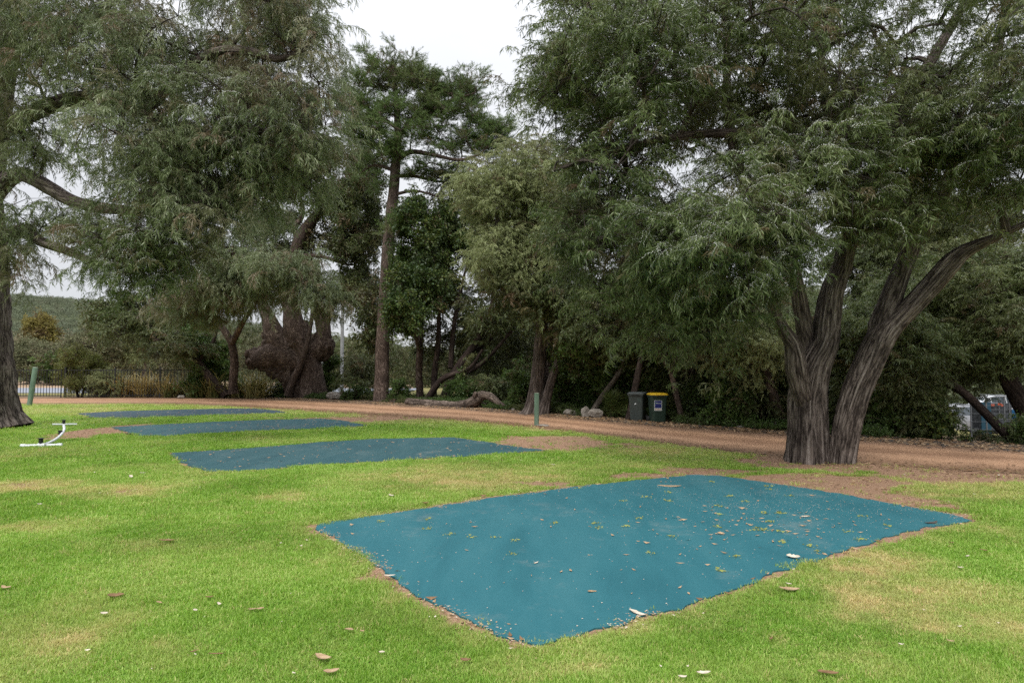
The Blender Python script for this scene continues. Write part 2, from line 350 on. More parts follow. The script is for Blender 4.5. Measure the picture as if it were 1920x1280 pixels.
def ground_material():
    m, nt, b, o = new_mat('ground_soil_and_thatch')
    tc = N(nt, 'ShaderNodeTexCoord')
    A = lambda a: N(nt, 'ShaderNodeAttribute', attribute_name=a).outputs['Fac']
    n1 = N(nt, 'ShaderNodeTexNoise', Scale=38.0, Detail=6.0, Roughness=0.7); nt.links.new(tc.outputs['Object'], n1.inputs['Vector'])
    n2 = N(nt, 'ShaderNodeTexNoise', Scale=2.2, Detail=5.0, Roughness=0.6); nt.links.new(tc.outputs['Object'], n2.inputs['Vector'])
    def mix(f, a, c):
        x = N(nt, 'ShaderNodeMixRGB')
        for s_, i in ((f, 'Fac'), (a, 'Color1'), (c, 'Color2')):
            if hasattr(s_, 'is_output'): nt.links.new(s_, x.inputs[i])
            elif i == 'Fac': x.inputs[i].default_value = s_
            else: x.inputs[i].default_value = (*s_, 1)
        return x.outputs[0]
    green = ramp(nt, [(0.3, (0.06, 0.12, 0.014)), (0.55, (0.16, 0.27, 0.036)), (0.75, (0.32, 0.38, 0.10))]); nt.links.new(n1.outputs['Fac'], green.inputs[0])
    straw = ramp(nt, [(0.3, (0.20, 0.15, 0.06)), (0.6, (0.42, 0.34, 0.16)), (0.8, (0.55, 0.47, 0.27))]); nt.links.new(n1.outputs['Fac'], straw.inputs[0])
    dirt = ramp(nt, [(0.28, (0.13, 0.075, 0.045)), (0.5, (0.31, 0.19, 0.12)), (0.72, (0.52, 0.36, 0.25))]); nt.links.new(n1.outputs['Fac'], dirt.inputs[0])
    litter = ramp(nt, [(0.3, (0.05, 0.035, 0.022)), (0.5, (0.12, 0.085, 0.055)), (0.7, (0.26, 0.19, 0.13))]); nt.links.new(n1.outputs['Fac'], litter.inputs[0])
    op = ramp(nt, [(0.3, (0.10, 0.12, 0.04)), (0.5, (0.22, 0.20, 0.08)), (0.7, (0.34, 0.29, 0.15))]); nt.links.new(n2.outputs['Fac'], op.inputs[0])
    c = mix(A('straw'), green.outputs[0], straw.outputs[0])
    c = mix(A('bare'), c, dirt.outputs[0])
    c = mix(A('beyond'), c, litter.outputs[0])
    c = mix(A('open'), c, op.outputs[0])
    c = mix(A('veg'), c, (0.085, 0.10, 0.05))
    nt.links.new(c, b.inputs['Base Color']); b.inputs['Roughness'].default_value = 0.95; b.inputs['Specular IOR Level'].default_value = 0.1
    bump(nt, b, n1.outputs['Fac'], 0.02, 0.8)
    return m
MAT['ground'] = ground_material()
tag(link('ground', terr_mesh()), kind='structure')

def strip(x0, x1, nx, na, ya, yb, z, mat, name, attrs=None):
    xs = np.linspace(x0, x1, nx); t = np.linspace(0, 1, na)
    X = np.repeat(xs[None], na, 0); Y = ya(xs)[None] * (1 - t[:, None]) + yb(xs)[None] * t[:, None]
    Z = terrain(X, Y) + z
    I = np.arange(nx * na).reshape(na, nx)
    F = np.stack([I[:-1, :-1], I[:-1, 1:], I[1:, 1:], I[1:, :-1]], -1).reshape(-1, 4)
    T = np.repeat(t[:, None], nx, 1)
    return mesh_np(name, np.stack([X.ravel(), Y.ravel(), Z.ravel()], 1), F, mat, smooth=True, attrs={'across': T.ravel()})
def track_material():
    m, nt, b, o = new_mat('orange_gravel_track')
    tc = N(nt, 'ShaderNodeTexCoord'); at = N(nt, 'ShaderNodeAttribute', attribute_name='across')
    n1 = N(nt, 'ShaderNodeTexNoise', Scale=22.0, Detail=8.0, Roughness=0.75); nt.links.new(tc.outputs['Object'], n1.inputs['Vector'])
    n2 = N(nt, 'ShaderNodeTexNoise', Scale=1.3, Detail=5.0, Roughness=0.6); nt.links.new(tc.outputs['Object'], n2.inputs['Vector'])
    base = ramp(nt, [(0.28, (0.25, 0.125, 0.065)), (0.5, (0.415, 0.25, 0.15)), (0.75, (0.58, 0.39, 0.27))]); nt.links.new(n1.outputs['Fac'], base.inputs[0])
    # two pale wheel tracks and browner leaf-strewn edges
    ad = N(nt, 'ShaderNodeMath', operation='MULTIPLY_ADD'); ad.inputs[1].default_value = 0.34; nt.links.new(n2.outputs['Fac'], ad.inputs[0]); 
    sb = N(nt, 'ShaderNodeMath', operation='SUBTRACT'); sb.inputs[1].default_value = 0.17; nt.links.new(at.outputs['Fac'], sb.inputs[0]); nt.links.new(sb.outputs[0], ad.inputs[2])
    wr = ramp(nt, [(0.0, (0.50, 0.52, 0.54)), (0.14, (0.74, 0.74, 0.74)), (0.28, (1.12, 1.12, 1.12)), (0.45, (0.74, 0.70, 0.68)), (0.62, (1.16, 1.14, 1.10)), (0.78, (0.74, 0.74, 0.76)), (1.0, (0.40, 0.44, 0.46))])
    nt.links.new(ad.outputs[0], wr.inputs[0])
    mu = N(nt, 'ShaderNodeMixRGB', blend_type='MULTIPLY'); mu.inputs[0].default_value = 1.0
    nt.links.new(base.outputs[0], mu.inputs[1]); nt.links.new(wr.outputs[0], mu.inputs[2]); nt.links.new(mu.outputs[0], b.inputs['Base Color'])
    b.inputs['Roughness'].default_value = 0.95; b.inputs['Specular IOR Level'].default_value = 0.1
    bump(nt, b, n1.outputs['Fac'], 0.03, 0.9)
    return m
MAT['track'] = track_material()
edgeA = lambda xs: y_near(xs) + (fbm(xs, xs * 0, 1.7, 5, 5) - .5) * 0.05 * y_near(xs)
edgeB = lambda xs: y_far(xs) + (fbm(xs, xs * 0, 1.3, 6, 5) - .5) * 0.045 * y_far(xs)
tag(link('dirt_track', strip(-60, 24, 1200, 14, edgeA, edgeB, 0.006, MAT['track'], 'dirt_track')), kind='structure')
MAT['asphalt'] = mottled('pale_asphalt', (0.20, 0.215, 0.25), (0.30, 0.32, 0.36), 0.85, 6, bmp=0.004)
MAT['verge'] = mottled('orange_verge', (0.30, 0.20, 0.12), (0.46, 0.34, 0.23), 0.95, 3, bmp=0.01)
tag(link('road_verge', strip(-80, -9.5, 60, 3, lambda x: 66 + x * 0, lambda x: 78 + x * 0, 0.02, MAT['verge'], 'road_verge')), kind='structure')
tag(link('road', strip(-80, -8.5, 60, 3, lambda x: 52.5 + x * 0, lambda x: 66 + x * 0, 0.024, MAT['asphalt'], 'road')), kind='structure')

# mats ------------------------------------------------------
def mat_material(name, c1, c2, c3):
    m, nt, b, o = new_mat(name)
    tc = N(nt, 'ShaderNodeTexCoord')
    fine = N(nt, 'ShaderNodeTexNoise', Scale=420.0, Detail=2.0, Roughness=0.6); nt.links.new(tc.outputs['Object'], fine.inputs['Vector'])
    mp = N(nt, 'ShaderNodeMapping'); mp.inputs['Rotation'].default_value = (0, 0, R(-34)); mp.inputs['Scale'].default_value = (1.4, 0.35, 1)
    nt.links.new(tc.outputs['Object'], mp.inputs[0])
    wide = N(nt, 'ShaderNodeTexNoise', Scale=1.3, Detail=7.0, Roughness=0.62, Distortion=0.4); nt.links.new(mp.outputs[0], wide.inputs['Vector'])
    r_ = ramp(nt, [(0.30, c1), (0.5, c2), (0.74, c3)]); nt.links.new(wide.outputs['Fac'], r_.inputs[0])
    fr = ramp(nt, [(0.3, (0.72, 0.72, 0.72)), (0.7, (1.25, 1.25, 1.25))]); nt.links.new(fine.outputs['Fac'], fr.inputs[0])
    mu = N(nt, 'ShaderNodeMixRGB', blend_type='MULTIPLY'); mu.inputs[0].default_value = 1
    nt.links.new(r_.outputs[0], mu.inputs[1]); nt.links.new(fr.outputs[0], mu.inputs[2])
    # pale sandy dust
    dn = N(nt, 'ShaderNodeTexNoise', Scale=0.9, Detail=8.0, Roughness=0.75); nt.links.new(tc.outputs['Object'], dn.inputs['Vector'])
    dr = ramp(nt, [(0.55, (0, 0, 0)), (0.8, (0.42, 0.42, 0.42))]); nt.links.new(dn.outputs['Fac'], dr.inputs[0])
    mx = N(nt, 'ShaderNodeMixRGB'); mx.inputs['Color2'].default_value = (0.30, 0.30, 0.27, 1)
    nt.links.new(dr.outputs[0], mx.inputs[0]); nt.links.new(mu.outputs[0], mx.inputs[1]); nt.links.new(mx.outputs[0], b.inputs['Base Color'])
    b.inputs['Roughness'].default_value = 0.72; b.inputs['Specular IOR Level'].default_value = 0.3
    bump(nt, b, fine.outputs['Fac'], 0.004, 0.5)
    return m
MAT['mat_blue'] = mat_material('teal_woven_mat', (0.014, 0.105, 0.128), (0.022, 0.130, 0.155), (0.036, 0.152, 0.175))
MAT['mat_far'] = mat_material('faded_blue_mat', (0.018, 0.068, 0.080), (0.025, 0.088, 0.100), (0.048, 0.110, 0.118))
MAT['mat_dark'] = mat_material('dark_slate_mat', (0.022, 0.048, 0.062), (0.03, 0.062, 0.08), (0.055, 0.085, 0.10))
ML = ['large teal blue ground mat nearest the big forked tree, littered with leaves and petals',
      'long faded blue ground mat in the middle of the lawn with a pointed left end',
      'blue green ground mat beside the bare earth patch and the white sprinkler',
      'dark slate ground mat nearest the fence, leaf strewn and thin with distance']
import mathutils.geometry as mg
for i, pl in enumerate(MATD):
    cx, cy = pl.mean(0); h = 0.012; n = len(pl)
    # gridded top so that the cloth undulates a little
    tri = mg.tessellate_polygon([[Vector((p[0], p[1], 0)) for p in pl]])
    vs = [(p[0] - cx, p[1] - cy, h) for p in pl] + [(p[0] - cx, p[1] - cy, -0.01) for p in pl]
    fs = [tuple(t) for t in tri] + [(a, a + n, (a + 1) % n + n, (a + 1) % n) for a in range(n)]
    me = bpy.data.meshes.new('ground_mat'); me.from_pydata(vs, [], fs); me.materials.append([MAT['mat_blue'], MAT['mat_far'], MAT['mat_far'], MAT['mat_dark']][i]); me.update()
    import bmesh
    bm = bmesh.new(); bm.from_mesh(me); bmesh.ops.recalc_face_normals(bm, faces=bm.faces); bm.to_mesh(me); bm.free()
    o = link('ground_mat', me); o.location = (cx, cy, 0); tag(o, ML[i], 'ground mat', 'weed mats laid in the lawn')

# ------------------------------------------------------------------ scattered sprays: points mesh + node group
def make_proto(name, v, f, mats, midx, lv):
    me = mesh_np(name, v, f, mats, midx, attrs={'lv': lv})
    return bpy.data.objects.new(name, me)       # never linked to the scene: geometry source for the scatter nodes
def scatter_group(name, protos):
    g = bpy.data.node_groups.new(name, 'GeometryNodeTree')
    g.interface.new_socket('Geometry', in_out='INPUT', socket_type='NodeSocketGeometry')
    g.interface.new_socket('Geometry', in_out='OUTPUT', socket_type='NodeSocketGeometry')
    gi = g.nodes.new('NodeGroupInput'); go = g.nodes.new('NodeGroupOutput')
    j = g.nodes.new('GeometryNodeJoinGeometry')
    for p in protos:
        oi = g.nodes.new('GeometryNodeObjectInfo'); oi.inputs['Object'].default_value = p; oi.inputs['As Instance'].default_value = False
        ti = g.nodes.new('GeometryNodeGeometryToInstance'); g.links.new(oi.outputs['Geometry'], ti.inputs[0]); g.links.new(ti.outputs[0], j.inputs[0])
    ip = g.nodes.new('GeometryNodeInstanceOnPoints'); ip.inputs['Pick Instance'].default_value = True
    def na(n, t):
        a = g.nodes.new('GeometryNodeInputNamedAttribute'); a.data_type = t; a.inputs['Name'].default_value = n; return a.outputs[0]
    er = g.nodes.new('FunctionNodeEulerToRotation'); g.links.new(na('rot', 'FLOAT_VECTOR'), er.inputs[0])
    g.links.new(gi.outputs[0], ip.inputs['Points']); g.links.new(j.outputs[0], ip.inputs['Instance'])
    g.links.new(er.outputs[0], ip.inputs['Rotation']); g.links.new(na('scl', 'FLOAT_VECTOR'), ip.inputs['Scale'])
    fi = g.nodes.new('FunctionNodeFloatToInt'); g.links.new(na('pick', 'FLOAT'), fi.inputs[0]); g.links.new(fi.outputs[0], ip.inputs['Instance Index'])
    g.links.new(ip.outputs[0], go.inputs[0])
    return g
def scatter(name, pts, rot, scl, pick, tint, dry, group, parent=None, mats=(), kind='stuff'):
    pts = np.asarray(pts, np.float32); n = len(pts)
    me = bpy.data.meshes.new(name); me.vertices.add(n); me.vertices.foreach_set('co', pts.ravel())
    scl = np.asarray(scl, np.float32)
    if scl.ndim == 1: scl = np.repeat(scl[:, None], 3, 1)
    for an, av, t, k in (('rot', rot, 'FLOAT_VECTOR', 'vector'), ('scl', scl, 'FLOAT_VECTOR', 'vector'), ('pick', pick, 'FLOAT', 'value'), ('tint', tint, 'FLOAT', 'value'), ('dry', dry, 'FLOAT', 'value')):
        a = me.attributes.new(an, t, 'POINT'); a.data.foreach_set(k, np.asarray(av, np.float32).ravel())
    for m in mats: me.materials.append(m)
    me.update()
    o = link(name, me, parent)
    md = o.modifiers.new('scatter', 'NODES'); md.node_group = group
    if kind: o['kind'] = kind
    return o
# grass tufts
def grass_proto(seed, nb, rad, h, wd):
    r = np.random.default_rng(seed); V = []; F = []; L = []
    for i in range(nb):
        a = r.uniform(0, 2 * math.pi); q = rad * math.sqrt(r.uniform()); b = np.array([q * math.cos(a), q * math.sin(a), -0.004])
        az = r.uniform(0, 2 * math.pi); lean = abs(r.normal(0, 0.75)); hh = h * r.uniform(.45, 1.2)
        d = np.array([math.cos(az) * math.sin(lean), math.sin(az) * math.sin(lean), math.cos(lean)])
        s = np.array([-math.sin(az), math.cos(az), 0]) * wd * r.uniform(.6, 1.2) / 2
        mid = b + d * hh * .55; tip = b + d * hh + np.array([math.cos(az), math.sin(az), -0.45]) * hh * .35 * r.uniform(0, 1)
        k = len(V); V += [b - s * .7, b + s * .7, mid + s, tip, mid - s]; F += [(k, k + 1, k + 2, k + 4), (k + 4, k + 2, k + 3, k + 3)]
        c = r.uniform(); L += [c] * 5
    return V, F, L
def fixtri(F): return F
MAT['grass'] = leaf_mat('grass_blades', [(0.0, (0.075, 0.175, 0.020)), (0.35, (0.185, 0.355, 0.042)), (0.7, (0.31, 0.50, 0.09)), (1.0, (0.54, 0.62, 0.22))], rough=0.55, trans=0.35, spec=0.2, dry=(0.66, 0.53, 0.27), back=1.4)
gp = []
for s_ in range(6):
    V, F, L = grass_proto(s_, 24, 0.065, 0.035, 0.0055)
    F = [f if f[2] != f[3] else (f[0], f[1], f[2], f[2]) for f in F]
    tris = []
    for f in F:
        if f[2] == f[3]: tris.append(f[:3])
        else: tris += [(f[0], f[1], f[2]), (f[0], f[2], f[3])]
    gp.append(make_proto('grass_tuft', V, tris, [MAT['grass']], [0] * len(tris), L))
GG = scatter_group('scatter_grass', gp)
def in_mats(x, y, marg):
    ins = np.zeros(x.shape, bool)
    for p in MATP: ins |= sdist(x, y, p) < marg
    return ins
def grass_band(y0, y1, dens, sc, seed):
    r = np.random.default_rng(seed)
    hw = lambda y: 0.78 * y + 1.6
    A = (hw(y0) + hw(y1)) * (y1 - y0); n = int(A * dens)
    y = r.uniform(y0, y1, n * 2); x = r.uniform(-1, 1, n * 2) * hw(y1); k = np.abs(x) < hw(y); x, y = x[k][:n], y[k][:n]
    cov, st, ba = fields(x, y)
    keep = (r.uniform(size=len(x)) < np.clip(cov * 1.1 - .08, 0, 1) * (1 - .45 * st) + 0.03) & (y < y_near(x) + jag(x, y) * .8 + .12)
    x, y, st = x[keep], y[keep], st[keep]
    # near mats: no tuft stands on a mat except for ragged overhang
    far0 = sdist(x, y, MATP[0]); keep = far0 > -0.01 - (fbm(x, y, 3.5, 91, 3) - .40) * 0.28
    x, y, st = x[keep], y[keep], st[keep]
    for p in MATP[1:]:
        k = sdist(x, y, p) > -0.06; x, y, st = x[k], y[k], st[k]
    n = len(x); hgt = 0.45 + 0.8 * fbm(x, y, 1.3, 15, 3) + .5 * vnoise(x, y, 6, 16)
    s3 = np.stack([np.full(n, sc), np.full(n, sc), hgt * (1 - .35 * st) * min(sc, 1.35) ** .8], 1) * r.uniform(.8, 1.25, (n, 1))
    rot = np.stack([r.normal(0, .12, n), r.normal(0, .12, n), r.uniform(0, 6.28, n)], 1)
    t = np.clip(fbm(x, y, 0.9, 55, 4) * 1.5 - .35 + r.normal(0, .22, n), 0, 1)
    return np.stack([x, y, np.zeros(n)], 1), rot, s3, r.integers(0, 6, n), t, np.clip(st * .8 + (r.uniform(size=n) < .06) * .5 + r.normal(0, .08, n), 0, 1)
_b = [grass_band(2.6, 5.2, 1500, .8, 1), grass_band(5.2, 8, 900, 1.0, 2), grass_band(8, 13, 420, 1.3, 3), grass_band(13, 20, 150, 1.9, 4), grass_band(20, 46, 38, 3.2, 5)]
_c = [np.concatenate([b[i] for b in _b]) for i in range(6)]
GRASS_N = len(_c[0])
tag(scatter('lawn_grass', *_c, GG, mats=[MAT['grass']]), 'short patchy green lawn, dry and straw coloured in places, around the mats', 'grass')

# ------------------------------------------------------------------ foliage sprays
MAT['twig'] = mottled('thin_twigs', (0.10, 0.075, 0.055), (0.20, 0.155, 0.12), 0.9, 20)
MAT['flower'] = plain('white_blossom', (0.62, 0.64, 0.58), 0.8, var=.08)
LEAF = {
 'dark_pepper': leaf_mat('dark_peppermint_leaves', [(0, (0.022, 0.040, 0.010)), (.35, (0.070, 0.105, 0.028)), (.7, (0.155, 0.205, 0.070)), (1, (0.36, 0.41, 0.21))], .36, .24, .5),
 'grey_pepper': leaf_mat('grey_green_peppermint_leaves', [(0, (0.045, 0.070, 0.024)), (.35, (0.115, 0.155, 0.062)), (.7, (0.215, 0.262, 0.125)), (1, (0.46, 0.49, 0.32))], .38, .26, .5, dry=(0.25, 0.18, 0.12)),
 'silver': leaf_mat('silvery_leaves', [(0, (0.095, 0.115, 0.042)), (.4, (0.20, 0.235, 0.095)), (1, (0.44, 0.48, 0.24))], .5, .25, .35),
 'pine': leaf_mat('pine_needles', [(0, (0.035, 0.062, 0.018)), (.4, (0.085, 0.145, 0.038)), (1, (0.19, 0.27, 0.085))], .5, .15, .3),
 'broad': leaf_mat('glossy_broad_leaves', [(0, (0.02, 0.04, 0.012)), (.45, (0.05, 0.09, 0.022)), (.8, (0.13, 0.17, 0.035)), (1, (0.32, 0.33, 0.07))], .45, .2, .4),
 'marri': leaf_mat('dull_gum_leaves', [(0, (0.034, 0.052, 0.018)), (.5, (0.085, 0.115, 0.036)), (1, (0.20, 0.22, 0.085))], .4, .2, .4),
 'under': leaf_mat('undergrowth_leaves', [(0, (0.028, 0.058, 0.014)), (.5, (0.075, 0.135, 0.03)), (1, (0.18, 0.26, 0.07))], .45, .25, .4),
 'scrub': leaf_mat('coastal_scrub_leaves', [(0, (0.075, 0.085, 0.04)), (.5, (0.15, 0.16, 0.08)), (1, (0.28, 0.28, 0.16))], .6, .15, .2, dry=(0.26, 0.20, 0.13)),
 'hill': leaf_mat('distant_hill_scrub_leaves', [(0, (0.10, 0.125, 0.08)), (.5, (0.17, 0.20, 0.13)), (1, (0.27, 0.30, 0.20))], .8, .1, .1, dry=(0.18, 0.17, 0.11)),
 'gold': leaf_mat('golden_scrub_leaves', [(0, (0.12, 0.11, 0.03)), (.5, (0.22, 0.19, 0.05)), (1, (0.36, 0.31, 0.09))], .6, .2, .2),
 'lime': leaf_mat('yellow_green_leaves', [(0, (0.06, 0.085, 0.02)), (.5, (0.14, 0.17, 0.04)), (1, (0.27, 0.28, 0.09))], .5, .25, .3),
 'strap': leaf_mat('strap_leaves', [(0, (0.03, 0.06, 0.02)), (.5, (0.08, 0.12, 0.03)), (1, (0.22, 0.24, 0.08))], .4, .25, .4, dry=(0.60, 0.49, 0.22)),
}
def unit(v): return v / (np.linalg.norm(v, axis=-1, keepdims=True) + 1e-9)
class PB:
    def __init__(s): s.V = []; s.F = []; s.M = []; s.L = []
    def leaf(s, b, d, side, ln, wd, c, droop=0.0, m=0):
        b = np.asarray(b); k = len(s.V)
        mid = b + d * ln * .42; tip = b + d * ln + np.array([0, 0, -droop * ln])
        s.V += [b, mid + side * wd / 2, tip, mid - side * wd / 2]; s.F += [(k, k + 1, k + 2), (k, k + 2, k + 3)]; s.M += [m] * 2; s.L += [c] * 4
    def stick(s, pts, wd, m=1):
        for a, b in zip(pts[:-1], pts[1:]):
            d = unit(b - a); sd = unit(np.cross(d, [0.3, 0.5, 0.9])) * wd / 2; u = np.cross(d, sd)
            k = len(s.V); s.V += [a - sd, a + sd * .5 + u, a + sd * .5 - u, b]; s.F += [(k, k + 1, k + 3), (k + 1, k + 2, k + 3), (k + 2, k, k + 3)]; s.M += [m] * 3; s.L += [.5] * 4
    def blob(s, c, r_, m=2):
        k = len(s.V); s.V += [c + np.array(q) * r_ for q in ((1, 0, 0), (0, 1, 0), (-1, 0, 0), (0, -1, 0), (0, 0, 1), (0, 0, -1))]
        s.F += [(k + a, k + (a + 1) % 4, k + 4) for a in range(4)] + [(k + (a + 1) % 4, k + a, k + 5) for a in range(4)]; s.M += [m] * 8; s.L += [.5] * 6
    def proto(s, name, mats): return make_proto(name, s.V, s.F, mats, s.M, s.L)
def pepper_proto(seed, L, leafmat, flowers=False, ln=.105, wd=.014, step=.02, fall=1.9, name='weeping_spray'):
    r = np.random.default_rng(seed); p = PB()
    def twig(b, az, pit, L, depth):
        n = max(4, int(L / step)); pts = [b]; d = None; fr = fall * r.uniform(.75, 1.25)
        for i in range(n):
            t = i / n; a = pit - fr * t ** 1.2; az2 = az + .5 * math.sin(3 * t + seed)
            d = np.array([math.cos(az2) * math.cos(a), math.sin(az2) * math.cos(a), math.sin(a)]); pts.append(pts[-1] + d * L / n)
            c = pts[-1]
            if t > .1:
                for q in range(1 if r.uniform() < .8 else 2):
                    ph = r.uniform(0, 6.28); o_ = np.array([math.cos(ph), math.sin(ph), -.2 + r.normal(0, .5)])
                    dd = unit(d * .65 + o_ * .85 + np.array([0, 0, -.38]))
                    sd = unit(np.cross(dd, r.normal(size=3))); l_ = ln * r.uniform(.6, 1.25)
                    p.leaf(c, dd, sd, l_, wd * r.uniform(.8, 1.25), np.clip(r.normal(.45, .28), 0, 1), r.uniform(0, .3))
            if flowers and .02 < t < .6:
                for _ in range(1): p.blob(c + r.normal(0, .007, 3) + np.array([0, 0, .008]), r.uniform(.005, .009))
            if depth < 1 and i in (int(n * .2), int(n * .38), int(n * .55)) :
                twig(c, az + r.choice([-1, 1]) * r.uniform(.4, 1.1), a - .1, L * r.uniform(.45, .7), depth + 1)
        pts = np.array(pts); p.stick(pts[::max(1, n // 4)], .006)
    twig(np.zeros(3), 0, .35, L, 0)
    return p.proto(name, [leafmat, MAT['twig'], MAT['flower']])
def clump_proto(seed, leafmat, n=60, rad=.35, ln=.09, wd=.045, up=.2, name='leaf_cluster', flat=.7):
    r = np.random.default_rng(seed); p = PB()
    for i in range(n // 8):
        e = unit(r.normal(size=3) * [1, 1, flat]) * rad * r.uniform(.6, 1); p.stick(np.array([np.zeros(3), e * .5 + r.normal(0, .02, 3), e]), .012)
        for q in range(8):
            c = e * r.uniform(.35, 1.05) + r.normal(0, rad * .12, 3); d = unit(unit(e) * .6 + r.normal(size=3) * .7 + np.array([0, 0, up])); sd = unit(np.cross(d, r.normal(size=3)))
            p.leaf(c, d, sd, ln * r.uniform(.6, 1.3), wd * r.uniform(.7, 1.3), np.clip(r.normal(.45, .28), 0, 1), .15)
    return p.proto(name, [leafmat, MAT['twig'], MAT['flower']])
def pine_proto(seed):
    r = np.random.default_rng(seed); p = PB(); L = .75
    ax = np.array([1, 0, .25]); 
    for br in range(3):
        az = (br - 1) * .6 + r.normal(0, .1); d0 = unit(np.array([math.cos(az), math.sin(az), .3])); l_ = L * (1 if br == 1 else .75)
        p.stick(np.array([np.zeros(3), d0 * l_ * .5, d0 * l_]), .02)
        for i in range(55):
            t = r.uniform(.3, 1.0); c = d0 * l_ * t; d = unit(d0 * .7 + r.normal(size=3) * .75 + np.array([0, 0, .25])); sd = unit(np.cross(d, r.normal(size=3)))
            p.leaf(c, d, sd, r.uniform(.10, .18), .014, np.clip(r.normal(.45, .28), 0, 1))
    return p.proto('pine_tuft', [LEAF['pine'], MAT['twig'], MAT['flower']])
def strap_proto(seed, n=34, h=1.0, wd=.035):
    r = np.random.default_rng(seed); p = PB()
    for i in range(n):
        az = r.uniform(0, 6.28); a = r.uniform(.7, 1.5); c = r.normal(0, .08, 3) * [1, 1, 0]; L = h * r.uniform(.6, 1.15); k0 = None; lv = np.clip(r.normal(.5, .25), 0, 1)
        sd = np.array([-math.sin(az), math.cos(az), 0]) * wd / 2; q = c
        for j in range(5):
            t = j / 4; aa = a - 1.5 * t ** 1.6 * r.uniform(.6, 1.1); w = (1 - t ** 2) * .95 + .05
            k = len(p.V); p.V += [q - sd * w, q + sd * w]; p.L += [lv] * 2
            if j: p.F += [(k - 2, k - 1, k + 1), (k - 2, k + 1, k)]; p.M += [0, 0]
            q = q + np.array([math.cos(az) * math.cos(aa), math.sin(az) * math.cos(aa), math.sin(aa)]) * L / 4
    return p.proto('strap_leaf_fan', [LEAF['strap'], MAT['twig'], MAT['flower']])
def pick_group(nm, ps): return (scatter_group('scatter_' + nm, ps), len(ps))
SP = {}
SP['dark_pepper'] = pick_group('dark_pepper', [pepper_proto(i, .55, LEAF['dark_pepper'], False, fall=.95, wd=.014) for i in range(6)])
SP['dark_bloom'] = pick_group('dark_bloom', [pepper_proto(10 + i, .62, LEAF['dark_pepper'], i < 4, fall=1.15) for i in range(6)])
SP['grey_pepper'] = pick_group('grey_pepper', [pepper_proto(20 + i, .85, LEAF['grey_pepper'], False, ln=.11, fall=1.65) for i in range(6)])
SP['grey_bloom'] = pick_group('grey_bloom', [pepper_proto(30 + i, .8, LEAF['grey_pepper'], i < 3, ln=.11, fall=1.6) for i in range(6)])
SP['silver'] = pick_group('silver', [pepper_proto(40 + i, .8, LEAF['silver'], False, ln=.09, wd=.02, fall=.9) for i in range(4)])
SP['silver_dark'] = pick_group('silver_dark', [pepper_proto(50 + i, .8, LEAF['marri'], False, ln=.11, wd=.024, fall=.9) for i in range(4)])
SP['pine'] = pick_group('pine', [pine_proto(60 + i) for i in range(4)])
SP['broad'] = pick_group('broad', [clump_proto(70 + i, LEAF['broad'], 72, .4, .13, .075) for i in range(4)])
SP['marri'] = pick_group('marri', [clump_proto(80 + i, LEAF['marri'], 56, .45, .15, .055, up=-.2) for i in range(4)])
SP['under'] = pick_group('under', [clump_proto(90 + i, LEAF['under'], 64, .35, .12, .06, up=.4, flat=.6) for i in range(4)])
SP['scrub'] = pick_group('scrub', [clump_proto(100 + i, LEAF['scrub'], 72, .5, .14, .05, up=.4) for i in range(4)])
SP['hill'] = pick_group('hill', [clump_proto(140 + i, LEAF['hill'], 72, .5, .14, .06, up=.4) for i in range(3)])
SP['gold'] = pick_group('gold', [clump_proto(110 + i, LEAF['gold'], 72, .5, .14, .07, up=.4) for i in range(3)])
SP['lime'] = pick_group('lime', [clump_proto(120 + i, LEAF['lime'], 96, .45, .13, .028, up=.1) for i in range(4)])
SP['strap'] = pick_group('strap', [strap_proto(130 + i) for i in range(4)])

MAT['bark_near'] = bark_mat('furrowed_grey_brown_bark', (0.045, 0.035, 0.030), (0.16, 0.130, 0.112), (0.31, 0.268, 0.238), .045, 9, .8)
MAT['bark_dark'] = bark_mat('dark_bark', (0.02, 0.014, 0.012), (0.055, 0.04, 0.033), (0.11, 0.085, 0.07), .03, 9, 1.4)
MAT['bark_brown'] = bark_mat('red_brown_bark', (0.045, 0.031, 0.025), (0.125, 0.092, 0.075), (0.235, 0.185, 0.155), .04, 7, 2.2)
MAT['bark_pine'] = bark_mat('pine_bark', (0.05, 0.035, 0.028), (0.15, 0.11, 0.09), (0.27, 0.21, 0.18), .04, 8, 3.0)
MAT['bark_gray'] = bark_mat('pale_grey_bark', (0.08, 0.065, 0.055), (0.19, 0.16, 0.13), (0.32, 0.28, 0.24), .03, 8, 1.6)

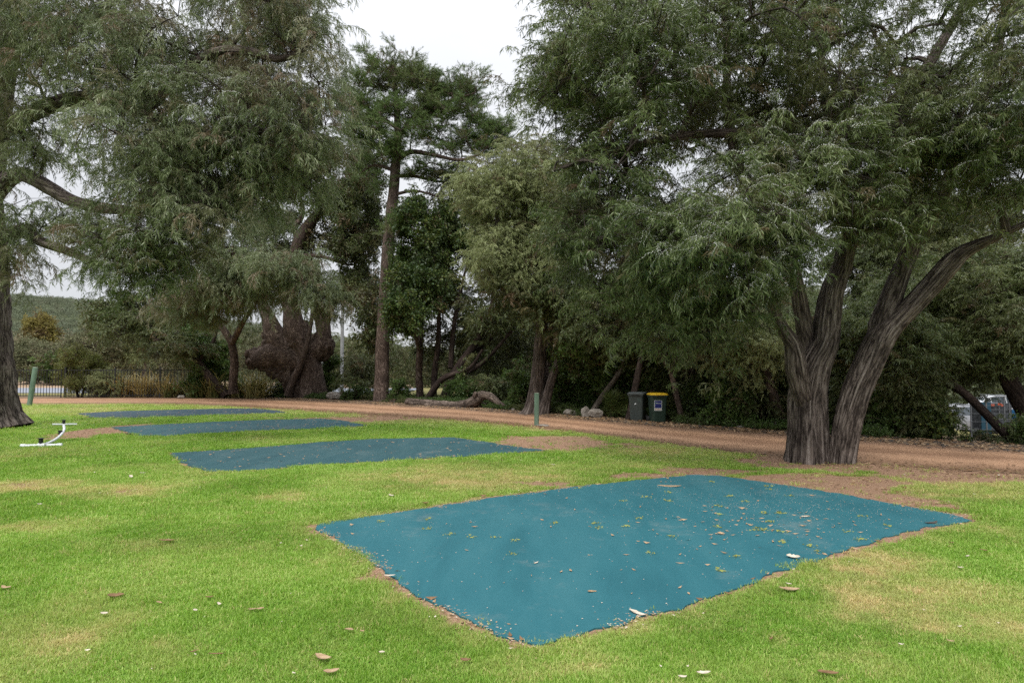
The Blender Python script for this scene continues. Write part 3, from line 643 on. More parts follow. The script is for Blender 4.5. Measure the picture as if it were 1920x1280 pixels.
def tube_np(pts, rs, n, seed=0, flute=0.0, rough=0.0):
    pts = np.asarray(pts, float); m = len(pts); rs = np.asarray(rs, float)
    T = unit(np.gradient(pts, axis=0)); a = unit(np.cross(T[0], [0.31, 0.93, 0.2])); A = []
    for i in range(m):
        a = unit(a - T[i] * (a @ T[i])); A.append(a)
    A = np.array(A); B = np.cross(T, A)
    th = np.linspace(0, 2 * math.pi, n + 1)
    ln = np.concatenate([[0], np.cumsum(np.linalg.norm(np.diff(pts, axis=0), axis=1))])
    TH, LN = np.meshgrid(th, ln)
    rr = np.repeat(rs[:, None], n + 1, 1)
    if flute or rough:
        tw = TH + .25 * LN
        base = 1 + flute * np.exp(-LN / 1.3) * (np.cos(3 * tw + seed) * .6 + np.cos(5 * tw + 2 * seed) * .5 + np.cos(8 * tw + seed * 3) * .25)
        cx, cy = np.cos(TH) * 1.4, np.sin(TH) * 1.4
        rn = (vnoise(cx * 3.0 + cy * .3 + seed, cy * 3.0 + LN * .55, 2.2, seed) - .5) * 1.0 + (vnoise(cx * 6 + LN * .4, cy * 6 - cx + LN * 1.3, 2.5, seed + 5) - .5) * .8 - .35 * np.clip(.14 - np.abs(vnoise(cx * 5 + seed, cy * 5 + LN * .22, 2.6, seed + 8) - .5), 0, 1) / .14
        rr = rr * (base + rough * rn) 
    V = pts[:, None] + (A[:, None] * np.cos(TH)[..., None] + B[:, None] * np.sin(TH)[..., None]) * rr[..., None]
    I = np.arange(m * (n + 1)).reshape(m, n + 1)
    F = np.stack([I[:-1, :-1], I[:-1, 1:], I[1:, 1:], I[1:, :-1]], -1).reshape(-1, 4)
    uv = np.stack([TH / (2 * math.pi) * max(1, round(2 * math.pi * rs.max() / 1.2 * 2) / 2), LN], -1).reshape(-1, 2)
    return V.reshape(-1, 3), F, uv
class Tubes:
    def __init__(s): s.V = []; s.F = []; s.U = []; s.n = 0
    def add(s, *a, **k):
        V, F, U = tube_np(*a, **k); s.V.append(V); s.F.append(F + s.n); s.U.append(U); s.n += len(V)
    def build(s, name, mat, parent):
        if not s.V: return None
        return link(name, mesh_np(name, np.concatenate(s.V), np.concatenate(s.F), mat, smooth=True, uv=np.concatenate(s.U)), parent)
def smooth_line(pts, rs, step):
    pts = np.asarray(pts, float); rs = np.asarray(rs, float)
    if len(pts) < 3:
        k = max(2, int(np.linalg.norm(pts[-1] - pts[0]) / step)); t = np.linspace(0, 1, k + 1)[:, None]
        return pts[0] * (1 - t) + pts[-1] * t, np.interp(t[:, 0], [0, 1], [rs[0], rs[-1]])
    P_ = np.vstack([2 * pts[0] - pts[1], pts, 2 * pts[-1] - pts[-2]]); o = []; q = []
    for i in range(1, len(P_) - 2):
        a, b, c, d = P_[i - 1:i + 3]; k = max(2, int(np.linalg.norm(c - b) / step))
        for j in range(k):
            t = j / k; o.append(.5 * ((2 * b) + (c - a) * t + (2 * a - 5 * b + 4 * c - d) * t * t + (3 * b - a - 3 * c + d) * t ** 3)); q.append(rs[i - 1] * (1 - t) + rs[i] * t)
    o.append(pts[-1]); q.append(rs[-1]); return np.array(o), np.array(q)

def tree(name, loc, label, cat, limbs, blobs, species, bark, group=None, per=26, sscale=1.0, seed=1, sides=12, trunk_sides=None, flute=.12, rough=.12,
         sub=5, spread=.55, dry=0.1, rise=.25, minr=.012, twist=.35, fine=.1, dryfn=None, trunk_n=1, tube_min=.0, fat=1.0, leafp='stuff'):
    """limbs: world polylines [(xyz, r)...]; the first trunk_n are trunks. blobs: (centre, radii, number of clumps, species override)"""
    r = np.random.default_rng(seed)
    root = empty(name, loc, label, cat, group)
    pos = []; par = []; rad = []; trunks = []
    for li, (lp, lr) in enumerate(limbs):
        a, q = smooth_line(lp, lr, .3)
        if li < trunk_n: trunks.append(smooth_line(lp, lr, .12 if trunk_sides else .35))
        base = -1
        if pos and li >= trunk_n:
            base = int(np.argmin(np.linalg.norm(np.array(pos) - a[0], axis=1)))
        chain = []
        for i in range(len(a)):
            pos.append(a[i]); par.append(base if i == 0 else len(pos) - 2); rad.append(q[i]); chain.append(len(pos) - 1)
        if li >= trunk_n: trunks.append(None); limbs[li] = (a, q)
    nl = len(pos); chains = []
    T = Tubes(); Bn = Tubes()
    for li in range(len(limbs)):
        if li < trunk_n: T.add(*trunks[li], trunk_sides or sides, seed=seed * 3 + li, flute=flute if li < 6 else 0, rough=rough)
        else:
            T2 = limbs[li]; T.add(T2[0], T2[1], max(8, sides - 2 if not trunk_sides else trunk_sides // 2), seed=seed + li, rough=rough)
    # crown clumps
    cl = []
    for c, rd, n, *sp in blobs:
        v = unit(r.normal(size=(n, 3))) * (r.uniform(size=(n, 1)) ** (1 / 2.2))
        for q in v: cl.append((np.asarray(c) + q * np.asarray(rd), sp[0] if sp else species))
    if pos:
        P0 = np.array(pos)
        dist = [np.min(np.linalg.norm(P0 - c, axis=1)) for c, _ in cl]; order = np.argsort(dist)
    else: order = range(len(cl))
    chains = []; weight = np.array([0.0] * nl); tips = []
    POS = np.zeros((nl + len(cl) * 60 + 10, 3)); POS[:nl] = pos; cnt = nl; par = list(par); wl = list(weight)
    radl = list(rad)
    for k in order:
        c, sp = cl[k]
        dv = POS[:cnt] - c; d = np.linalg.norm(dv, axis=1); cost = d + .35 * np.maximum(dv[:, 2], 0) + (np.array(radl[:cnt]) < .02) * .0
        j = int(np.argmin(cost)); L = d[j]
        if L < .05: continue
        n = int(np.clip(L / .35, 2, 40)); a = POS[j].copy(); m_ = (a + c) / 2 + np.array([0, 0, L * rise]) + r.normal(0, .07, 3) * L
        t = np.linspace(0, 1, n + 1)[1:, None]; pts = a * (1 - t) ** 2 + 2 * m_ * t * (1 - t) + c * t * t
        pts += r.normal(0, .03, pts.shape) * min(L, 2) * twist * np.sin(t * math.pi)
        ids = list(range(cnt, cnt + n)); POS[cnt:cnt + n] = pts; par += [j] + ids[:-1]; radl += [0.0] * n; wl += [0.0] * n; cnt += n
        wl[-1] += 1; chains.append((j, ids)); tips.append((ids, sp, len(chains) - 1))
    W = np.array(wl)
    for i in range(cnt - 1, -1, -1):
        if par[i] >= 0: W[par[i]] += W[i]
    RD = np.maximum(minr, .016 * fat * (W) ** .42)
    for j, ids in chains:
        pp = np.vstack([POS[j], POS[ids]]); q = np.concatenate([[RD[ids[0]] * 1.15], RD[ids]]); q[-1] *= .5
        Bn.add(pp, q, 6 if q[0] > .04 else 4)
    # fine twigs and the sprays on them
    D = {}
    for ids, sp, _ in tips:
        e = POS[ids]; tip = e[-1]; dirn = unit(e[-1] - e[max(0, len(e) - 3)]) if len(e) > 2 else unit(e[-1] - e[0] + 1e-6)
        dsub = []
        for s_ in range(sub):
            b = e[-1 - r.integers(0, min(len(e), 3))]; dd = unit(dirn * .6 + r.normal(size=3) * .8 + np.array([0, 0, .1])) * spread * r.uniform(.6, 1.3)
            mid = b + dd * .5 + np.array([0, 0, .08]); ee = b + dd + np.array([0, 0, -.05]); dsub.append((b, mid, ee, dd))
            if fine > 0: Bn.add(np.array([b, mid, ee]), np.array([.012, .009, .004]) * fat, 3)
        for q in range(per):
            b, mid, ee, dd = dsub[r.integers(0, sub)]; t = r.uniform(.1, 1.05)
            p = b * (1 - t) ** 2 + 2 * mid * t * (1 - t) + ee * t * t + r.normal(0, .05, 3)
            az = math.atan2(dd[1], dd[0]) + r.normal(0, .8)
            D.setdefault(sp, []).append((*p, r.normal(0, .4), r.normal(-.05, .38), az, sscale * r.uniform(.7, 1.25), r.integers(0, SP[sp][1]), 0, 0))
    T.build('trunk', MAT[bark], root)
    if Bn.V: Bn.build('branches', MAT[bark], root)['kind'] = 'stuff'
    for sp, dl in D.items():
        A = np.array(dl, float); n = len(A)
        tint = np.clip(vnoise(A[:, 0] + A[:, 1] * .4, A[:, 2] + A[:, 1] * .3, 1.1, seed) * .8 + r.normal(.1, .18, n), 0, 1)
        dv = np.clip((vnoise(A[:, 0] + A[:, 1], A[:, 2] * .6, .9, seed + 9) - .62) * 3.0, 0, .8) * (dry / .1) * .5 + (r.uniform(size=n) < dry) * r.uniform(.3, .9, n)
        if dryfn: dv = dv + dryfn(A)
        scatter('crown', A[:, :3], A[:, 3:6], A[:, 6], A[:, 7], tint, np.clip(dv, 0, 1), SP[sp][0], root, [])
    return root
def LB(*pts):
    """(px, py, depth, radius) -> world polyline"""
    return (np.array([P(a, b, d) for a, b, d, _ in pts]), np.array([q[3] for q in pts]))
def BL(px, py, d, rx, ry, rd, n, *sp):
    return (P(px, py, d), (rx * d / FPX, rd, ry * d / FPX), n, *sp)
def GB(px, py): g = G(px, py); return (g[0], g[1], float(terrain(g[0], g[1])))
# ------------------------------------------------------------------ the big forked peppermint on the right
tree('peppermint_tree', GB(1545, 864), 'huge forked peppermint tree with two furrowed trunks standing on the lawn by the largest mat', 'tree',
 [LB((1514, 878, 13.2, .46), (1514, 850, 13.2, .395), (1514, 800, 13.25, .36), (1514, 745, 13.3, .345), (1524, 690, 13.3, .32), (1546, 644, 13.3, .26), (1554, 583, 13.4, .24), (1562, 542, 13.4, .21), (1578, 502, 13.5, .18), (1590, 455, 13.5, .165), (1620, 380, 13.6, .16), (1655, 290, 13.8, .14), (1700, 190, 14, .12), (1760, 90, 14.1, .10), (1830, -30, 14.2, .08)),
  LB((1578, 880, 13.0, .27), (1579, 860, 13.0, .235), (1588, 800, 13.0, .245), (1602, 745, 13.0, .25), (1624, 690, 13.0, .25), (1650, 636, 13.0, .245), (1676, 605, 13.0, .20), (1703, 580, 12.95, .185), (1746, 534, 12.9, .185), (1780, 496, 12.85, .18), (1811, 470, 12.8, .13), (1862, 447, 12.6, .075), (1925, 418, 12.4, .05), (2050, 360, 12.2, .04)),
  LB((1520, 800, 13.25, .10), (1506, 745, 13.12, .19), (1494, 690, 13.0, .20), (1486, 645, 12.95, .15), (1468, 616, 12.9, .11), (1440, 560, 12.7, .09), (1420, 500, 12.5, .07), (1370, 470, 12.2, .05), (1300, 478, 11.9, .03)),
  LB((1520, 690, 13.4, .20), (1506, 600, 13.4, .15), (1490, 520, 13.3, .14), (1455, 420, 13.2, .13), (1405, 345, 13.1, .115), (1380, 300, 13, .10), (1365, 200, 13, .08), (1362, 80, 13, .06), (1355, -60, 13, .05)),
  LB((1638, 660, 13.05, .15), (1652, 610, 13.1, .22), (1666, 575, 13.15, .205), (1692, 502, 13.25, .17), (1720, 441, 13.3, .16), (1742, 410, 13.35, .15), (1785, 325, 13.4, .13), (1830, 215, 13.4, .12), (1870, 90, 13.4, .09), (1900, -60, 13.4, .07)),
  LB((1470, 450, 13.2, .10), (1462, 330, 13, .09), (1432, 262, 12.8, .09), (1340, 250, 12.6, .08), (1240, 262, 12.3, .06), (1130, 290, 12, .045), (1040, 320, 11.8, .03)),
  LB((1600, 460, 13.5, .12), (1570, 380, 13.1, .10), (1560, 280, 12.9, .09), (1545, 160, 12.8, .07), (1530, 0, 12.8, .05)),
  LB((1485, 520, 13.2, .10), (1400, 430, 12.9, .08), (1310, 400, 12.6, .07), (1200, 430, 12.3, .05), (1110, 450, 12.0, .03))],
 [BL(1330, 180, 13.6, 270, 200, 4.0, 84), BL(1640, 130, 13.2, 310, 200, 4.2, 96), BL(1120, 110, 13.2, 105, 140, 2.6, 36), BL(1130, 320, 12.6, 110, 110, 2.2, 32), BL(1035, 150, 13, 45, 100, 1.6, 8),
  BL(1110, 480, 12.8, 70, 80, 1.6, 16), BL(1230, 470, 12.2, 150, 90, 1.8, 40), BL(1360, 450, 10.6, 120, 70, .9, 24, 'dark_bloom'), BL(1415, 470, 11.0, 60, 55, .8, 12, 'dark_bloom'), BL(1325, 565, 12.4, 100, 45, 1.2, 18), BL(1290, 620, 12.6, 90, 40, 1.2, 10),
  BL(1400, -160, 13.5, 520, 170, 4.5, 70), BL(1850, 290, 11.6, 130, 110, 1.6, 36, 'dark_bloom'), BL(1690, 270, 12.0, 110, 80, 1.6, 18), BL(2060, 300, 12.5, 160, 240, 3, 30), BL(1620, 395, 12.3, 80, 45, 1.2, 16), BL(1520, 310, 11.2, 110, 80, 1.2, 20, 'dark_bloom'), BL(1200, 120, 11, 120, 90, 1.0, 14, 'dark_bloom')],
 'dark_pepper', 'bark_near', per=16, seed=11, trunk_sides=110, trunk_n=2, flute=.10, rough=.13, dry=.08, sscale=.95, spread=.75)

# ------------------------------------------------------------------ the big weeping peppermint on the left
tree('peppermint_tree', GB(-15, 800), 'large weeping peppermint tree at the lawn edge beside the white sprinkler, silvery crown overhead', 'tree',
 [LB((-17, 812, 21, 1.0), (-20, 800, 21, .90), (-24, 780, 21, .82), (-27, 745, 21, .76), (-30, 690, 21, .74), (-32, 620, 21, .70), (-28, 560, 21, .66), (-25, 460, 20.8, .55), (-30, 360, 20.5, .45), (-10, 240, 20.2, .38), (10, 100, 20, .3), (30, -60, 20, .22)),
  LB((-25, 380, 20.4, .26), (30, 328, 19.4, .21), (80, 345, 18.6, .19), (125, 372, 18, .17), (180, 388, 17.4, .14), (250, 396, 16.8, .11), (330, 412, 16.2, .07), (420, 430, 15.6, .04)),
  LB((-25, 470, 20.6, .22), (40, 430, 19.6, .16), (75, 452, 19, .14), (120, 468, 18.6, .12), (170, 488, 18.2, .09), (240, 500, 17.5, .05)),
  LB((0, 170, 20, .24), (40, 60, 19, .18), (90, 68, 18.4, .15), (135, 55, 18, .13), (178, 35, 17.6, .10), (240, -30, 17, .06)),
  LB((-10, 250, 20, .26), (90, 200, 18.6, .2), (200, 180, 17.4, .16), (262, 210, 16.8, .14), (330, 150, 16.3, .12), (400, 100, 15.9, .11), (465, 96, 15.6, .10), (520, 112, 15.4, .08), (560, 100, 15.3, .06)),
  LB((262, 210, 16.8, .12), (350, 240, 16, .1), (450, 250, 15.4, .08), (540, 235, 15, .05), (600, 190, 14.8, .03))],
 [BL(110, 90, 17.5, 180, 110, 3.0, 44), BL(360, 120, 16.2, 190, 140, 2.6, 42), BL(330, 300, 15.8, 180, 80, 2.2, 44), BL(470, 230, 15.2, 100, 100, 1.6, 28, 'grey_bloom'), BL(560, 50, 15.3, 60, 70, 1.5, 12), BL(575, 200, 14.8, 35, 80, 1, 9),
  BL(30, 250, 18.2, 70, 70, 1.6, 12), BL(290, 475, 15.2, 115, 62, 1.4, 30, 'dark_bloom'), BL(230, 430, 16.5, 80, 35, 1, 8), BL(420, 390, 15.8, 120, 70, 1.6, 17), BL(560, 320, 15.8, 80, 50, 1.5, 9),
  BL(15, 460, 19.0, 50, 60, 1.0, 9), BL(60, 400, 18.8, 50, 30, 1, 5), BL(200, -110, 17, 450, 120, 3.5, 50), BL(-120, 250, 19, 120, 250, 3, 20), BL(520, 10, 16.5, 110, 70, 1.6, 14)],
 'grey_pepper', 'bark_near', per=15, spread=.75, seed=23, trunk_sides=56, trunk_n=1, flute=.12, rough=.22, dry=.12, sscale=.95)

# ------------------------------------------------------------------ burl tree
def burl_tree():
    root = empty('burl_tree', GB(586, 745), 'massive burl covered gum tree with swollen red brown trunk beyond the track', 'tree')
    d = 43.6; mb = []
    T = Tubes()
    def add(*p, n=20, fl=0.0): a, q = smooth_line(*LB(*p), .35); T.add(a, q, n, seed=len(T.V) + 2, flute=fl, rough=.1)
    add((588, 752, d, 1.05), (587, 740, d, .92), (584, 715, d, .80), (582, 690, d, .74), (571, 660, d, .78), (560, 640, d, .80), (552, 618, d, .72), (546, 577, d, .52), (534, 548, d, .42), (548, 490, d, .36), (566, 440, d, .36), (592, 405, d, .30), (622, 372, d, .24), (655, 345, d, .14), n=28, fl=.06)
    add((575, 690, d, .7), (548, 672, d, .95), (520, 665, d, .9), (500, 670, d, .78), (482, 676, d, .62), (474, 680, d, .3))
    add((572, 672, d, .7), (586, 662, d, .62), (600, 650, d, .68), (607, 625, d, .48), (603, 600, d, .46), (593, 578, d, .36), (578, 548, d, .28), (570, 500, d, .2))
    add((607, 610, d, .36), (618, 575, d, .3), (634, 545, d, .26), (646, 530, d, .2), (690, 500, d, .1))
    add((540, 660, d, .8), (516, 630, d, .68), (502, 592, d, .42), (482, 548, d, .22), (470, 500, d, .18), (500, 440, d, .12), (505, 380, d, .1))
    add((566, 455, d, .2), (552, 430, d, .2), (568, 400, d, .14), (562, 350, d, .1), (590, 300, d, .06))
    add((570, 480, d, .16), (600, 480, d, .13), (640, 492, d, .1), (665, 496, d, .06), (700, 470, d, .04))
    add((540, 742, d - .8, .26), (548, 715, d - .8, .22), (562, 688, d - .9, .2), (574, 655, d - 1, .17), (584, 600, d - .8, .12), (588, 550, d - .5, .08), n=12)
    tr = T.build('trunk', MAT['bark_brown'], root)
    mb = bpy.data.meshes.new('burl')
    import bmesh
    spots = [(478, 676, .55), (486, 668, .62), (500, 676, .7), (520, 672, .85), (540, 680, .8), (602, 655, .72), (596, 640, .6), (612, 648, .55), (606, 632, .5), (619, 645, .26), (590, 650, .6), (560, 640, .85), (470, 664, .35), (606, 664, .42), (513, 648, .66), (528, 634, .55), (556, 668, .8), (562, 618, .66), (522, 690, .72), (538, 702, .74), (552, 716, .74), (564, 732, .74), (508, 630, .5)]
    r = np.random.default_rng(5)
    for i, (px, py, rr) in enumerate(spots):
        c = P(px, py, d + r.uniform(-.05, .35)); bm = bmesh.new(); bmesh.ops.create_icosphere(bm, subdivisions=5, radius=1.0)
        for v in bm.verts:
            n_ = v.co.copy(); k = 1 + .10 * (fbm(n_.x * 5 + n_.z, n_.y * 5 + n_.z * 4, 3.5, i + 9, 3) - .5) * 2 + .22 * (vnoise(n_.x * 3 + i, n_.y * 3 + n_.z * 2, 1.1, i) - .5) * 2 + .12 * (vnoise(n_.x * 9, n_.y * 9 + n_.z * 7, 1.1, i + 3) - .5) * 2
            v.co = Vector([float(q) for q in c]) + Vector((n_.x * rr, n_.y * rr * .9, n_.z * rr * .95)) * float(k)
        me = bpy.data.meshes.new('burl'); bm.to_mesh(me); bm.free(); me.materials.append(MAT['burl'])
        for p_ in me.polygons: p_.use_smooth = True
        link('burl', me, root)
    return root
MAT['burl'] = mottled('knobbly_burl_bark', (0.030, 0.021, 0.017), (0.095, 0.069, 0.056), .95, 3.0, bmp=.16, c3=(.19, .15, .125), bsc=5, detail=9)
burl_tree()
_bt = tree('gum_tree', GB(560, 742), 'dark leaved gum crown spreading above the burl covered trunk, twisted bare boughs', 'tree',
 [LB((548, 620, 44.2, .3), (560, 480, 44.4, .25), (600, 400, 44.4, .2), (660, 330, 44.4, .14), (690, 270, 44.4, .08)),
  LB((606, 610, 44.2, .25), (640, 540, 44.4, .2), (680, 500, 44.2, .1)), LB((552, 560, 44.3, .2), (500, 480, 44.4, .2), (490, 400, 44.4, .12), (505, 330, 44.4, .08))],
 [BL(590, 330, 44, 80, 60, 3, 20), BL(650, 400, 44, 60, 70, 3, 22), BL(500, 400, 45, 70, 60, 3, 18), BL(660, 530, 43, 50, 60, 2, 18), BL(560, 490, 45, 60, 50, 2, 10), BL(620, 460, 44, 70, 40, 2, 12), BL(700, 590, 41, 30, 60, 1.5, 14), BL(560, 280, 46, 90, 40, 3, 14), BL(680, 330, 43, 34, 60, 2.5, 16), BL(690, 430, 43, 30, 60, 2.5, 12)],
 'marri', 'bark_brown', per=16, seed=31, sscale=1.25, dry=.12, spread=1.1, flute=0)

# ------------------------------------------------------------------ pine
tree('pine_tree', GB(715, 753), 'tall pine with a straight trunk and flat layered crown against the sky', 'tree',
 [LB((715, 758, 38, .50), (715, 745, 38, .42), (716, 700, 38, .39), (717, 650, 38, .38), (722, 560, 38, .35), (728, 460, 38, .33), (736, 380, 38, .31), (742, 310, 38, .27), (746, 250, 38, .22), (742, 180, 38, .14), (736, 110, 38, .05)),
  LB((744, 300, 38, .17), (770, 285, 37.5, .14), (810, 290, 37, .11), (860, 300, 36.6, .08), (900, 290, 36, .05)), LB((742, 330, 38, .13), (775, 330, 38.2, .1), (820, 340, 38.4, .07), (870, 345, 38.5, .04)),
  LB((744, 290, 38, .15), (700, 270, 37.6, .11), (665, 262, 37.3, .07)), LB((745, 260, 38, .14), (780, 215, 37, .11), (840, 190, 36.6, .08), (890, 175, 36.4, .05)),
  LB((738, 365, 38, .1), (780, 358, 37.6, .07), (830, 372, 37.4, .04)), LB((736, 390, 38, .1), (765, 395, 38, .06), (800, 388, 38, .03)), LB((741, 320, 38, .12), (700, 310, 38.5, .08), (670, 330, 38.8, .04)), LB((744, 240, 38, .12), (700, 210, 38.6, .09), (660, 190, 38.8, .05))],
 [BL(735, 128, 38, 60, 22, 1.8, 22), BL(700, 160, 38, 55, 20, 2, 20), BL(790, 165, 37.6, 60, 22, 2, 22), BL(850, 172, 37.2, 50, 18, 1.8, 18), BL(885, 165, 37, 22, 14, 1, 6), BL(680, 205, 38, 55, 22, 2, 20), BL(760, 205, 37, 70, 20, 2, 22), BL(850, 215, 37, 80, 20, 2, 24), BL(920, 245, 37, 38, 24, 1.4, 14),
  BL(700, 250, 37, 60, 18, 2, 16), BL(800, 250, 36.6, 60, 16, 2, 14), BL(880, 262, 36.6, 60, 16, 2, 14), BL(745, 285, 36.4, 40, 10, 1.5, 7), BL(920, 285, 37, 34, 18, 1.5, 8), BL(840, 300, 37.5, 60, 14, 2, 5), BL(660, 235, 38, 24, 34, 1, 8), BL(700, 360, 38.5, 30, 40, 1.5, 4), BL(745, 430, 36.8, 18, 70, 1, 8), BL(800, 320, 37, 70, 20, 1.5, 9), BL(860, 340, 37.6, 40, 16, 1.5, 6), BL(690, 295, 38, 50, 24, 1.5, 8)],
 'pine', 'bark_pine', per=9, seed=41, sscale=1.0, dry=.05, spread=.6, rise=-.05, sub=4, flute=.08, rough=.1, sides=18)

# ------------------------------------------------------------------ glossy broadleaf, multi-stem, silver
tree('broadleaf_tree', GB(787, 752), 'slender glossy broadleaf tree with bright yellow green new leaves right of the pine', 'tree',
 [LB((788, 756, 38.2, .22), (786, 700, 38.2, .2), (788, 640, 38, .18), (792, 560, 38, .15), (800, 470, 37.8, .1), (800, 410, 37.6, .05)), LB((787, 660, 38, .14), (775, 610, 37, .1), (762, 570, 36, .07))],
 [BL(790, 430, 37, 42, 50, 1.3, 22), BL(810, 500, 37, 46, 50, 1.3, 22), BL(755, 590, 35, 40, 40, 1.2, 20), BL(785, 540, 35.6, 50, 40, 1.2, 22), BL(760, 500, 36.5, 25, 40, 1, 7), BL(840, 430, 37.5, 40, 60, 1.3, 16)],
 'broad', 'bark_brown', per=16, seed=43, sscale=1.05, dry=.02, spread=.7, flute=.05)
tree('multistem_tree', GB(838, 751), 'many stemmed dark tree with black boughs fanning right behind the fallen log', 'tree',
 [LB((835, 758, 36.5, .45), (838, 735, 36.5, .3), (852, 700, 36.5, .24), (880, 660, 36.5, .2), (905, 620, 36.5, .16), (925, 560, 36.5, .12), (935, 500, 36.5, .08)),
  LB((812, 756, 37, .2), (815, 700, 37, .17), (822, 640, 37, .14), (826, 560, 37, .1), (850, 500, 37, .06)), LB((852, 705, 36.5, .16), (890, 690, 36, .13), (920, 665, 35.6, .1), (960, 620, 35, .06)),
  LB((845, 690, 36.6, .16), (850, 620, 37, .13), (862, 550, 37, .09), (880, 480, 37, .05)), LB((800, 750, 36, .2), (830, 710, 35.5, .16), (880, 690, 35, .1), (905, 655, 34.5, .06)), LB((880, 665, 36.5, .12), (915, 640, 37, .08), (960, 590, 37, .04))],
 [BL(880, 420, 38.5, 60, 70, 2, 26), BL(850, 350, 39, 30, 30, 1.5, 8), BL(930, 480, 37, 40, 60, 1.6, 18), BL(860, 560, 39, 60, 50, 2, 12), BL(940, 600, 36, 40, 50, 1.6, 10), BL(820, 640, 39, 40, 40, 1.5, 7), BL(880, 620, 39.5, 60, 40, 1.5, 8)],
 'silver_dark', 'bark_dark', per=16, seed=47, sscale=1.25, dry=.1, spread=.9, flute=0)
tree('silvery_tree', GB(1005, 775), 'pale olive crowned peppermint with leaning stems behind the green bollard', 'tree',
 [LB((996, 784, 27.6, .62), (1000, 768, 27.6, .4), (1008, 720, 27.6, .31), (1012, 660, 27.6, .27), (1016, 600, 27.6, .24), (1010, 520, 27.5, .18), (990, 420, 27.3, .12), (980, 340, 27.2, .06)),
  LB((1018, 780, 27.2, .28), (1024, 750, 27.2, .2), (1038, 700, 27.2, .16), (1052, 660, 27.2, .14), (1062, 600, 27.2, .11), (1085, 520, 27.2, .06)), LB((1018, 770, 28, .2), (1026, 700, 28.2, .17), (1034, 620, 28.3, .13), (1060, 480, 28, .07)), LB((1014, 560, 27.5, .14), (960, 470, 26.6, .08), (930, 420, 26, .05))],
 [BL(980, 380, 26.6, 95, 70, 2.2, 44, 'silver'), BL(965, 490, 26, 70, 60, 1.8, 30, 'silver'), BL(1060, 440, 26.8, 90, 90, 2.2, 36, 'silver'), BL(1000, 560, 26.4, 90, 40, 2, 18, 'silver_dark'), BL(1080, 560, 26.5, 90, 50, 2, 20, 'silver_dark'), BL(920, 350, 28, 50, 40, 2, 16, 'silver'), BL(1000, 300, 28, 60, 30, 2, 10, 'silver')],
 'silver', 'bark_near', per=18, seed=53, sscale=1.15, dry=.08, spread=.8, flute=.12, sides=16)

# ------------------------------------------------------------------ left middle: curved trunk tree and dark arching tree
tree('peppermint_tree', GB(433, 733), 'mid sized weeping peppermint with a curved pale trunk left of the burl tree', 'tree',
 [LB((438, 738, 42, .31), (437, 715, 42, .26), (440, 680, 42, .25), (433, 640, 42, .22), (412, 608, 42, .19), (398, 590, 42, .16), (420, 520, 40, .14), (450, 470, 38.5, .08)), LB((434, 645, 42, .2), (470, 580, 40, .14), (520, 520, 38, .09))],
 [BL(420, 500, 37.5, 90, 55, 3, 30), BL(540, 505, 35.5, 65, 30, 2, 18), BL(605, 560, 36.5, 40, 26, 1.5, 7), BL(350, 560, 38, 70, 40, 2, 20), BL(430, 570, 38, 90, 40, 2.4, 18), BL(460, 420, 38, 60, 40, 2.6, 8)],
 'grey_pepper', 'bark_brown', per=20, seed=59, sscale=1.5, dry=.12, spread=1.0, flute=.05)
tree('arching_tree', GB(405, 738), 'dark low tree arching left over the fence with a black crooked bough', 'tree',
 [LB((425, 742, 43, .3), (400, 715, 43, .26), (372, 680, 43, .24), (350, 640, 43, .22), (342, 622, 43, .24), (320, 625, 43, .14), (290, 640, 42.5, .09)), LB((370, 680, 43, .14), (400, 640, 43, .1), (410, 600, 43, .06))],
 [BL(330, 655, 42.6, 55, 24, 1.6, 12, 'silver_dark'), BL(260, 620, 43.5, 60, 38, 2, 18, 'silver_dark'), BL(380, 640, 44.5, 60, 50, 2, 24, 'under'), BL(230, 590, 45, 70, 40, 2, 22), BL(340, 600, 45, 70, 40, 2, 20), BL(400, 700, 44.5, 50, 25, 1.5, 10, 'under')],
 'marri', 'bark_dark', per=16, seed=61, sscale=1.2, dry=.06, spread=.9, flute=0)
